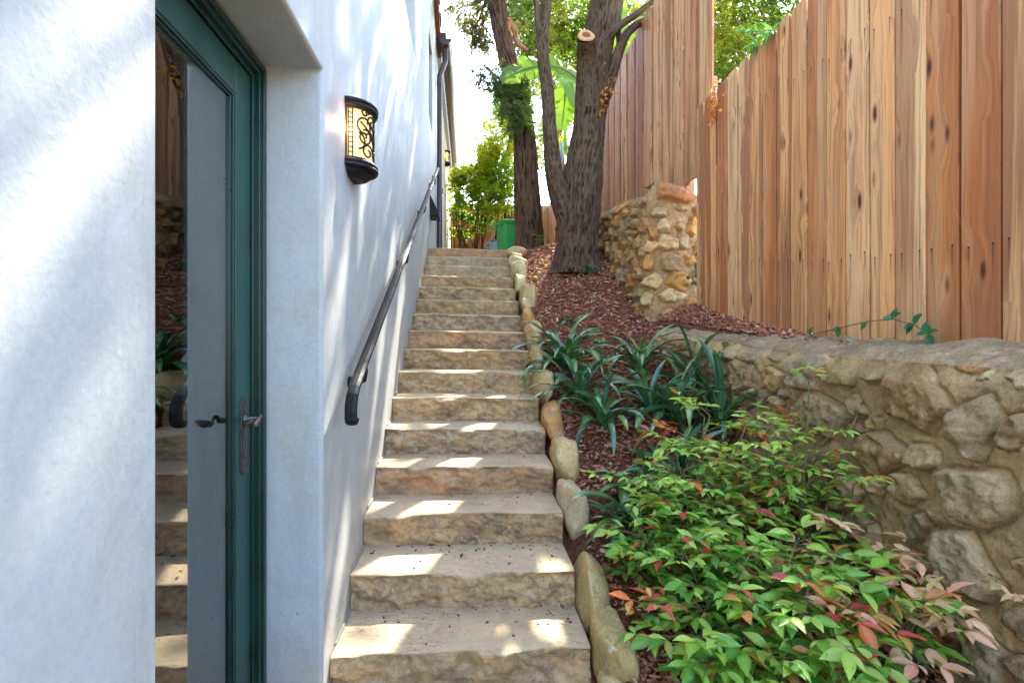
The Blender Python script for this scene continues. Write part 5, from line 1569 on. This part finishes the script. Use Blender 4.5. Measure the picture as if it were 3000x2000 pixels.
# ================================================================== strap leaved plants
def bed_hit(px, py):
    r = ray(px, py)
    lo, hi = .5, 9.0
    f = lambda t: r[2] * t - float(bedz(r[0] * t, r[1] * t))
    t = lo
    while t < hi and f(t) * f(t + .01) > 0 : t += .01
    return r * t
def clivia(px, py, n, Ls, label, seed, wd=.044, lean=(0, 0), spread=1.0, dead=1, base=None):
    b = bed_hit(px, py) if base is None else np.array(base)
    r2 = np.random.default_rng(seed)
    root = empty('strap_leaved_plant', label, 'strap leaved plant', tuple(b), 'strap leaved plants in the mulch')
    mbl, mbd = MB(), MB()
    for i in range(n):
        az = 2 * math.pi * (i * .618 + r2.uniform(-.05, .05)); L = Ls * r2.uniform(.65, 1.15)
        inner = i / n
        el = R(np.interp(inner, [0, 1], [38, 82]) + r2.normal(0, 7)) 
        bend = r2.uniform(1.0, 2.6) * np.interp(inner, [0, 1], [1.05, .75]) * spread
        w_ = wd * r2.uniform(.75, 1.1)
        isdead = i < dead
        m = 18; c = np.array((r2.normal(0, .018), r2.normal(0, .018), -.02)) + b
        rows = []; cols = []
        tw = r2.normal(0, .5); base_c = np.array([(.045, .125, .060), (.060, .155, .065), (.085, .19, .065), (.048, .13, .085), (.11, .21, .06)][r2.integers(5)]) * r2.uniform(.8, 1.35)
        if isdead: base_c = np.array((.45, .17, .05))
        for j in range(m + 1):
            t = j / m
            e = el - bend * t ** 1.35
            az_ = az + tw * t * .5
            T = np.array((math.cos(az_) * math.cos(e) + lean[0] * .4, math.sin(az_) * math.cos(e) + lean[1] * .4, math.sin(e)))
            T /= np.linalg.norm(T)
            if j: c = c + T * L / m
            # a leaf does not sink through the mulch
            gz = float(bedz(c[0], c[1])) + .012 if c[0] > .5 else float(zs(c[1])) - .15
            if c[2] < gz: c = np.array((c[0], c[1], gz))
            sd = np.cross(T, (0, 0, 1.0)); sd /= np.linalg.norm(sd) + 1e-6
            up = np.cross(sd, T)
            ww = w_ / 2 * (min(1, .45 + t * 3) if t < .2 else 1) * (1 - max(0, (t - .72) / .28) ** 2.2 * .96)
            roll = tw * t
            sdr = sd * math.cos(roll) + up * math.sin(roll); upr = up * math.cos(roll) - sd * math.sin(roll)
            rows.append([c - sdr * ww + upr * ww * .35, c - sdr * ww * .5 + upr * ww * .08, c, c + sdr * ww * .5 + upr * ww * .08, c + sdr * ww + upr * ww * .35])
            cc = base_c * (1 + .25 * math.sin(j * .9 + i)) if not isdead else base_c
            if t < .12: cc = cc * .5 + np.array((.20, .22, .10)) * .5
            if t > .93 and r2.random() < .6: cc = np.array((.12, .22, .04))
            cols.append([cc * (.95 if q != 2 else 1.25) for q in range(5)])
        (mbd if isdead else mbl).grid(np.array(rows), np.clip(np.array(cols), 0, 1))
    mbl.build('leaf_rosette', M['strap'], root, smooth=True)
    if mbd.v: mbd.build('dead_leaf', M['hedge'], root, smooth=True)
    return root
clivia(1300, 850, 42, 0.56, 'arching strap leaved plant spilling over the edging stones onto the steps', 1, lean=(-.3, -.25))
clivia(1332, 925, 26, .50, 'drooping strap leaved plant leaning over the orange edging boulder', 13, lean=(-.45, -.35))
clivia(1470, 850, 22, 0.49, 'upright strap leaved plant nearest the end of the lower stone wall', 2, lean=(.1, .1))
clivia(1385, 985, 26, 0.44, 'strap leaved plant in the middle of the mulch above the drip line', 3, lean=(-.15, -.2))
clivia(1560, 985, 31, 0.56, 'large dense strap leaved clump leaning left over the mulch', 4, lean=(-.3, -.1), dead=2)
clivia(1650, 1000, 31, 0.59, 'largest strap leaved clump with leaves reaching the lower stone wall', 5, lean=(.3, 0), dead=1)
clivia(1600, 900, 23, 0.56, 'strap leaved clump standing close against the lower stone wall', 6, lean=(.1, .2), dead=1)
clivia(1440, 1215, 20, 0.38, 'small strap leaved plant reaching over the edging stones by the third step', 7, lean=(-.4, -.1))
clivia(1480, 1140, 15, 0.36, 'strap leaved plant half covered by the shrubs behind the small one', 8, lean=(-.2, 0))
clivia(1500, 950, 20, .46, 'strap leaved clump between the drip line plant and the large clump', 11, lean=(-.15, .1))
clivia(1700, 950, 18, .50, 'strap leaved plant sweeping right across the face of the lower stone wall', 12, lean=(.35, -.1))
clivia(1675, 905, 26, .56, 'tall strap leaved plant arching right in front of the mortared stones', 14, lean=(.35, -.1), dead=0)
clivia(1312, 748, 7, 0.20, 'tiny young strap leaved plant alone in the upper mulch', 9, wd=.03, dead=0)
clivia(1560, 1120, 20, 0.44, 'strap leaved plant mostly hidden under the green shrubs', 10, lean=(-.1, 0))

# ================================================================== heavenly bamboo shrubs
LEAF = []
for j, (t, w_) in enumerate([(0, .02), (.14, .26), (.32, .46), (.52, .50), (.72, .36), (.88, .15), (1.0, .0)]):
    dr = -.13 * t * t
    LEAF.append((-w_, t, dr + w_ * .22 + .02 * math.sin(t * 9))); LEAF.append((0, t, dr)); LEAF.append((w_, t, dr + w_ * .20 - .015 * math.sin(t * 8)))
LEAF = np.array(LEAF)
LEAFF = []
for j in range(6):
    a_ = j * 3
    LEAFF += [(a_, a_ + 1, a_ + 4, a_ + 3), (a_ + 1, a_ + 2, a_ + 5, a_ + 4)]
GRN = [(.085, .26, .04), (.14, .34, .045), (.20, .40, .055), (.09, .25, .04), (.30, .47, .08), (.38, .53, .12)]
RED = [(.50, .075, .06), (.58, .16, .05), (.44, .06, .075), (.55, .24, .08), (.48, .30, .08)]
PNK = [(.66, .38, .24), (.70, .48, .29), (.62, .30, .20), (.62, .47, .24), (.66, .42, .27)]
def nandina(px, py, label, seed, nst=7, H=.55, newg=0.0, red=.13, lean=(0, 0), ll=0.0775, spread=.20, nr=7, base=None, light=0.0):
    b = bed_hit(px, py) if base is None else np.array(base)
    r2 = np.random.default_rng(seed)
    root = empty('nandina_shrub', label, 'shrub', tuple(b), 'leafy nandina shrubs')
    mb = MB(); LP, LD, LU, LL, LC = [], [], [], [], []
    for s in range(nst):
        az = 2 * math.pi * (s * .618) + r2.uniform(-.3, .3); hh = H * r2.uniform(.55, 1.1)
        out = spread * r2.uniform(.3, 1.2)
        p0 = b + np.array((r2.normal(0, .03), r2.normal(0, .03), -.03))
        p2 = b + np.array((math.cos(az) * out + lean[0] * hh, math.sin(az) * out + lean[1] * hh, hh))
        p1 = (p0 + p2) / 2 + np.array((math.cos(az) * -.03, math.sin(az) * -.03, hh * .12))
        C = lambda t: p0 * (1-t)**2 + 2 * p1 * t * (1-t) + p2 * t * t
        mb.tube([C(t) for t in np.linspace(0, 1, 9)], list(np.linspace(.0065, .003, 9)), 6, col=None)
        ng = r2.random() < newg
        for q in range(nr):
            t = .32 + .68 * (q + r2.uniform(0, .6)) / nr if q < nr - 1 else 1.0
            o = C(min(1, t)); a2 = az + q * 2.4 + r2.uniform(-.4, .4); RL = r2.uniform(.14, .26) * (1.0 if t < .9 else .7)
            up = r2.uniform(.15, .65) if t < .9 else r2.uniform(.6, 1.2)
            d = np.array((math.cos(a2), math.sin(a2), up)); d /= np.linalg.norm(d)
            def Rp(f): return o + d * RL * f - np.array((0, 0, 1)) * .10 * RL * f * f * 2.2
            mb.tube([Rp(f) for f in (0, .33, .66, 1)], [.0022, .0018, .0014, .001], 5)
            rk = r2.random()
            for f, subs in ((.42, 2), (.72, 2), (1.0, 1)):
                base_p = Rp(f)
                for sgn in ((-1, 1) if subs == 2 else (0,)):
                    sd = np.cross(d, (0, 0, 1.0)); sd /= np.linalg.norm(sd)
                    dd = d * (.75 if sgn else 1) + sd * sgn * .8 + np.array((0, 0, -.12)); dd /= np.linalg.norm(dd)
                    pl = r2.uniform(.03, .055)
                    tip = base_p + dd * pl
                    mb.tube([base_p, tip], [.0012, .0009], 4, cap=False)
                    s2 = np.cross(dd, (0, 0, 1.0)); s2 /= np.linalg.norm(s2)
                    for k in (-1, 0, 1):
                        ld = dd * (1 if k == 0 else .62) + s2 * k * .85 + np.array((0, 0, r2.normal(-.13, .2))); ld /= np.linalg.norm(ld)
                        LP.append(tip); LD.append(ld); LU.append(np.array((0, 0, 1.0)) + r2.normal(0, .30, 3)); LL.append(ll * r2.uniform(.65, 1.2) * (1 if k == 0 else .85))
                        if ng and t > .55: c = PNK[r2.integers(5)]
                        elif rk < red * .25 or r2.random() < red * .75: c = RED[r2.integers(5)]
                        else:
                            c = np.array(GRN[min(5, int(r2.integers(5) + (t > .75) + light * 2))])
                            if r2.random() < .10: c = c * .5 + np.array((.30, .26, .05)) * .5
                        LC.append(np.array(c) * r2.uniform(.85, 1.15))
    mb.build('stem', M['stem'], root)
    LP, LD, LU, LL, LC = map(np.array, (LP, LD, LU, LL, LC))
    k = (LP[:, 0] < 1.66) | (LP[:, 2] > -.05)
    LP, LD, LU, LL, LC = LP[k], LD[k], LU[k], LL[k], LC[k]
    Wd = LL * r2.uniform(.36, .46, len(LL))
    V, Fc = leafmat(LEAF, LP, frames(LD, LU), np.stack([Wd, LL, LL], -1), LEAFF)
    cv = np.repeat(LC, len(LEAF), 0).reshape(len(LP), -1, 3); cv[:, 1::3] *= 1.25
    o = link('foliage', meshf(V, Fc, np.clip(cv.reshape(-1, 3), 0, 1)), M['nandina'], smooth=True); put(o, root)
    return root
nandina(1610, 1270, 'pale green nandina shrub with small pink tinted leaves beside the strap leaved clump', 1, 8, .62, red=.10, light=1, ll=0.0688, lean=(-.1, .0), spread=.26)
nandina(1770, 1260, 'nandina shrub with thin red tipped shoots in front of the lower stone wall', 2, 6, .72, red=.16, light=.6, ll=0.0725, lean=(.1, 0), spread=.24)
nandina(1660, 1500, 'broad green nandina shrub with scattered red leaves closest to the edging stones', 3, 7, .42, red=.17, ll=0.0800, spread=.24, lean=(-.05, .1))
nandina(1850, 1500, 'dark green nandina shrub low at the front of the bed', 4, 7, .46, red=.14, ll=0.0825, spread=.26)
nandina(1830, 1330, 'tall sparse nandina canes with thin leaves rising in front of the lower stone wall', 9, 5, .84, red=.2, light=1, ll=.06, lean=(.22, .05), spread=.16, nr=4)
nandina(1930, 1380, 'airy yellow green nandina canes leaning right over the stones', 10, 4, .66, red=.1, light=1, ll=.07, lean=(.25, 0), spread=.16, nr=4)
nandina(1990, 1440, 'nandina shrub with orange and red lower leaves against the big pale stone', 5, 4, .34, red=.15, ll=0.0775, spread=.2)
nandina(2060, 1560, 'nandina shrub with salmon pink new shoots at the right corner', 6, 4, .50, newg=.85, red=.05, ll=0.0750, lean=(.15, .1), spread=.22)
nandina(1560, 1390, 'small leafy nandina shrub arching towards the second step', 7, 7, .34, red=.08, ll=0.0750, spread=.2, lean=(-.1, 0))
nandina(1760, 1590, 'large leaved green nandina shrub lowest in the frame', 8, 7, .34, red=.12, ll=0.0875, spread=.26)

# ================================================================== small plants and leaves
def leaflet_group(root, name, pts, dirs, ups, lens, widths, cols, mat, shape=LEAF, faces=LEAFF):
    V, Fc = leafmat(shape, np.array(pts), frames(np.array(dirs), np.array(ups)), np.stack([widths, lens, lens], -1), faces)
    o = link(name, meshf(V, Fc, np.repeat(np.array(cols), len(shape), 0)), mat, smooth=True); put(o, root); return o
r9 = np.random.default_rng(9)
# vine on the near fence foot
s0 = atX(1835, 775, 1.9); pa = [atX(x, y, 1.93) for x, y in ((1860, 770), (1930, 752), (1995, 738), (2050, 733), (2100, 745), (2130, 768))]
VN = empty('vine', 'thin vine shoot with round blue green leaves along the foot of the near fence', 'vine', tuple(pa[0]))
mb = MB(); mb.tube(pa, [.003, .0028, .0026, .0022, .002, .0015], 6); mb.build('stem', M['stem'], VN)
lp = [pa[1] + (0, 0, .0)] * 2 + [pa[2]] * 1 + [pa[3]] * 3 + [pa[4]] * 4 + [pa[5]] * 4 + [pa[0]] * 2
ld = r9.normal(0, 1, (len(lp), 3)); ld[:, 0] = -abs(ld[:, 0]) * .5
leaflet_group(VN, 'foliage', lp, ld, np.tile((-.8, -.2, .8), (len(lp), 1)), np.full(len(lp), .055), np.full(len(lp), .036), np.tile((.04, .19, .085), (len(lp), 1)) * r9.uniform(.8, 1.2, (len(lp), 1)), M['nandina'])
# ivy at the corner of the upper wall
pi_ = atY(1598, 615, 4.13)
IV = empty('ivy', 'small dark ivy spray hanging beside the corner of the upper stone wall', 'ivy', tuple(pi_))
lp = pi_ + r9.normal(0, 1, (26, 3)) * (.035, .015, .075); ld = r9.normal(0, 1, (26, 3)); ld[:, 2] -= .6
leaflet_group(IV, 'foliage', lp, ld, np.tile((-.1, -1, .3), (26, 1)) + r9.normal(0, .3, (26, 3)), np.full(26, .045), np.full(26, .036), np.tile((.025, .09, .055), (26, 1)) * r9.uniform(.7, 1.4, (26, 1)), M['nandina'])
mb = MB(); mb.tube([pi_ + (.03, .02, .14), pi_ + (0, 0, .05), pi_ + (-.01, 0, -.08)], [.003, .003, .002], 6); mb.build('stem', M['stem'], IV)
# weeds beside the trunks
def weed(px, py, Y, label, n, h, col, L, w_, seed):
    r2 = np.random.default_rng(seed)
    p = atY(px, py, Y); b = np.array((p[0], Y, float(bedz(p[0], Y))))
    root = empty('weed', label, 'weed', tuple(b))
    mb = MB(); lp, ld = [], []
    for s in range(5):
        e = b + np.array((r2.normal(0, .05), r2.normal(0, .04), h * r2.uniform(.6, 1.1)))
        mb.tube([b, (b + e) / 2 + r2.normal(0, .01, 3), e], [.003, .0025, .0015], 5)
        for k in range(n):
            t = r2.uniform(.25, 1); lp.append(b + (e - b) * t); a = r2.uniform(0, 6.28); ld.append((math.cos(a), math.sin(a), r2.uniform(.1, .9)))
    mb.build('stem', M['stem'], root)
    m = len(lp)
    leaflet_group(root, 'foliage', lp, ld, np.tile((0, -.4, 1.0), (m, 1)) + r2.normal(0, .3, (m, 3)), np.full(m, L) * r2.uniform(.7, 1.2, m), np.full(m, w_), np.tile(col, (m, 1)) * r2.uniform(.8, 1.2, (m, 1)), M['nandina'])
weed(1357, 612, 5.25, 'little bright green weed at the foot of the dark forked trunk', 8, .10, (.06, .22, .06), .045, .03, 3)
weed(1236, 575, 6.75, 'pale spiky weed at the foot of the red brown trunk', 9, .22, (.20, .30, .10), .07, .014, 4)
weed(1385, 790, bed_hit(1385, 790)[1], 'round leaved bright green seedling in the mulch between strap leaved plants', 3, .04, (.12, .34, .07), .035, .034, 5)
# willow sprig over the near fence
pw = [atX(x, y, 1.97) for x, y in ((1690, 40), (1712, 75), (1738, 100), (1775, 72))]
SPG = empty('willow_sprig', 'fresh green leafy sprig hanging over the top of the near fence', 'sprig', tuple(pw[1]))
mb = MB(); mb.tube(pw[:3], [.003, .0025, .002], 6); mb.tube([pw[1], pw[3]], [.0025, .0015], 6); mb.build('stem', M['stem'], SPG)
lp = [pw[1]] * 6 + [pw[2]] * 9 + [pw[3]] * 11 + [(pw[1] + pw[3]) / 2] * 7
ld = r9.normal(0, 1, (33, 3)) * (.5, 1, .8) + (-.3, .1, -.2)
leaflet_group(SPG, 'foliage', lp, ld, np.tile((-.6, -.2, 1.0), (33, 1)) + r9.normal(0, .3, (33, 3)), r9.uniform(.07, .12, 33), np.full(33, .018), np.tile((.10, .30, .08), (33, 1)) * r9.uniform(.8, 1.3, (33, 1)), M['nandina'])
# curled dead orange leaves caught on the near fence and in the fork
def dead(px, py, loc_of, n, spr, label, seed, L=.05):
    r2 = np.random.default_rng(seed); c = loc_of(px, py)
    root = empty('dead_leaf_cluster', label, 'dead leaves', tuple(c))
    lp = c + r2.normal(0, 1, (n, 3)) * spr; ld = r2.normal(0, 1, (n, 3)); ld[:, 2] -= .8
    pal = np.array([(.50, .22, .06), (.40, .15, .05), (.55, .30, .10), (.30, .11, .05)])
    leaflet_group(root, 'foliage', lp, ld, r2.normal(0, 1, (n, 3)) + (-.8, -.6, 0), np.full(n, L) * r2.uniform(.6, 1.2, n), np.full(n, L * .5), pal[r2.integers(0, 4, n)], M['hedge'])
dead(1640, 245, lambda a, b: atX(a, b, 1.965), 30, (.010, .055, .085), 'curled orange dead leaves stuck on the near fence end', 3)
dead(1390, 210, lambda a, b: atY(a, b, 5.32), 34, (.05, .03, .13), 'hanging rusty dead leaves in the crook of the dark trunk', 4, .06)
# crumbs of bark and leaf on the treads
n = 260
k = rng.choice(8, n, p=[.22, .3, .14, .1, .08, .06, .05, .05]); xx = rng.beta(1.7, 1.1, n) * .98 + XW + .02
fy = rng.beta(1.8, .9, n) * .265 + .025
P = np.stack([xx, Y1 + TR * k + fy, Z1 + RI * k + .003 - .0145 * ((xx - XW) / 1.015) ** 1.5], -1)
a = rng.random(n) * 6.283; L = np.exp(rng.normal(math.log(.0075), .5, n))
T = np.array([(-1,-1,-1),(1,-.8,-1),(.8,1,-1),(-.7,.9,-1),(-.9,-1,1),(.8,-.9,1),(.7,.9,1),(-.6,1,1)], float) * .5
V, Fc = leafmat(T, P, frames(np.stack([np.cos(a), np.sin(a), 0 * a], -1), np.tile((0, 0, 1.0), (n, 1)) + rng.normal(0, .15, (n, 3))), np.stack([L * .5, L, L * .25], -1), [(0,3,2,1),(4,5,6,7),(0,1,5,4),(1,2,6,5),(2,3,7,6),(3,0,4,7)])
pal = np.array([(.10, .05, .03), (.05, .03, .02), (.18, .10, .05)])
tag(link('leaf_litter', meshf(V, Fc, np.repeat(pal[rng.integers(0, 3, n)], 8, 0)), M['chip']), kind='stuff')
# a few fallen leaves in the mulch
n = 110
Y = rng.uniform(1.2, 6.5, n); X = rng.uniform(.65, 1.6, n); P = np.stack([X, Y, bedz(X, Y) + .022], -1)
D = rng.normal(0, 1, (n, 3)); D[:, 2] *= .25
pal = np.array([(.45, .30, .16), (.40, .14, .06), (.50, .40, .24), (.32, .10, .06), (.25, .2, .1)])
V, Fc = leafmat(LEAF, P, frames(D, np.tile((0, -.5, 1.0), (n, 1)) + rng.normal(0, .4, (n, 3))), np.stack([rng.uniform(.014, .026, n), rng.uniform(.04, .08, n), rng.uniform(.04, .08, n)], -1), LEAFF)
tag(link('fallen_leaves', meshf(V, Fc, np.repeat(pal[rng.integers(0, 5, n)], len(LEAF), 0)), M['hedge']), kind='stuff')
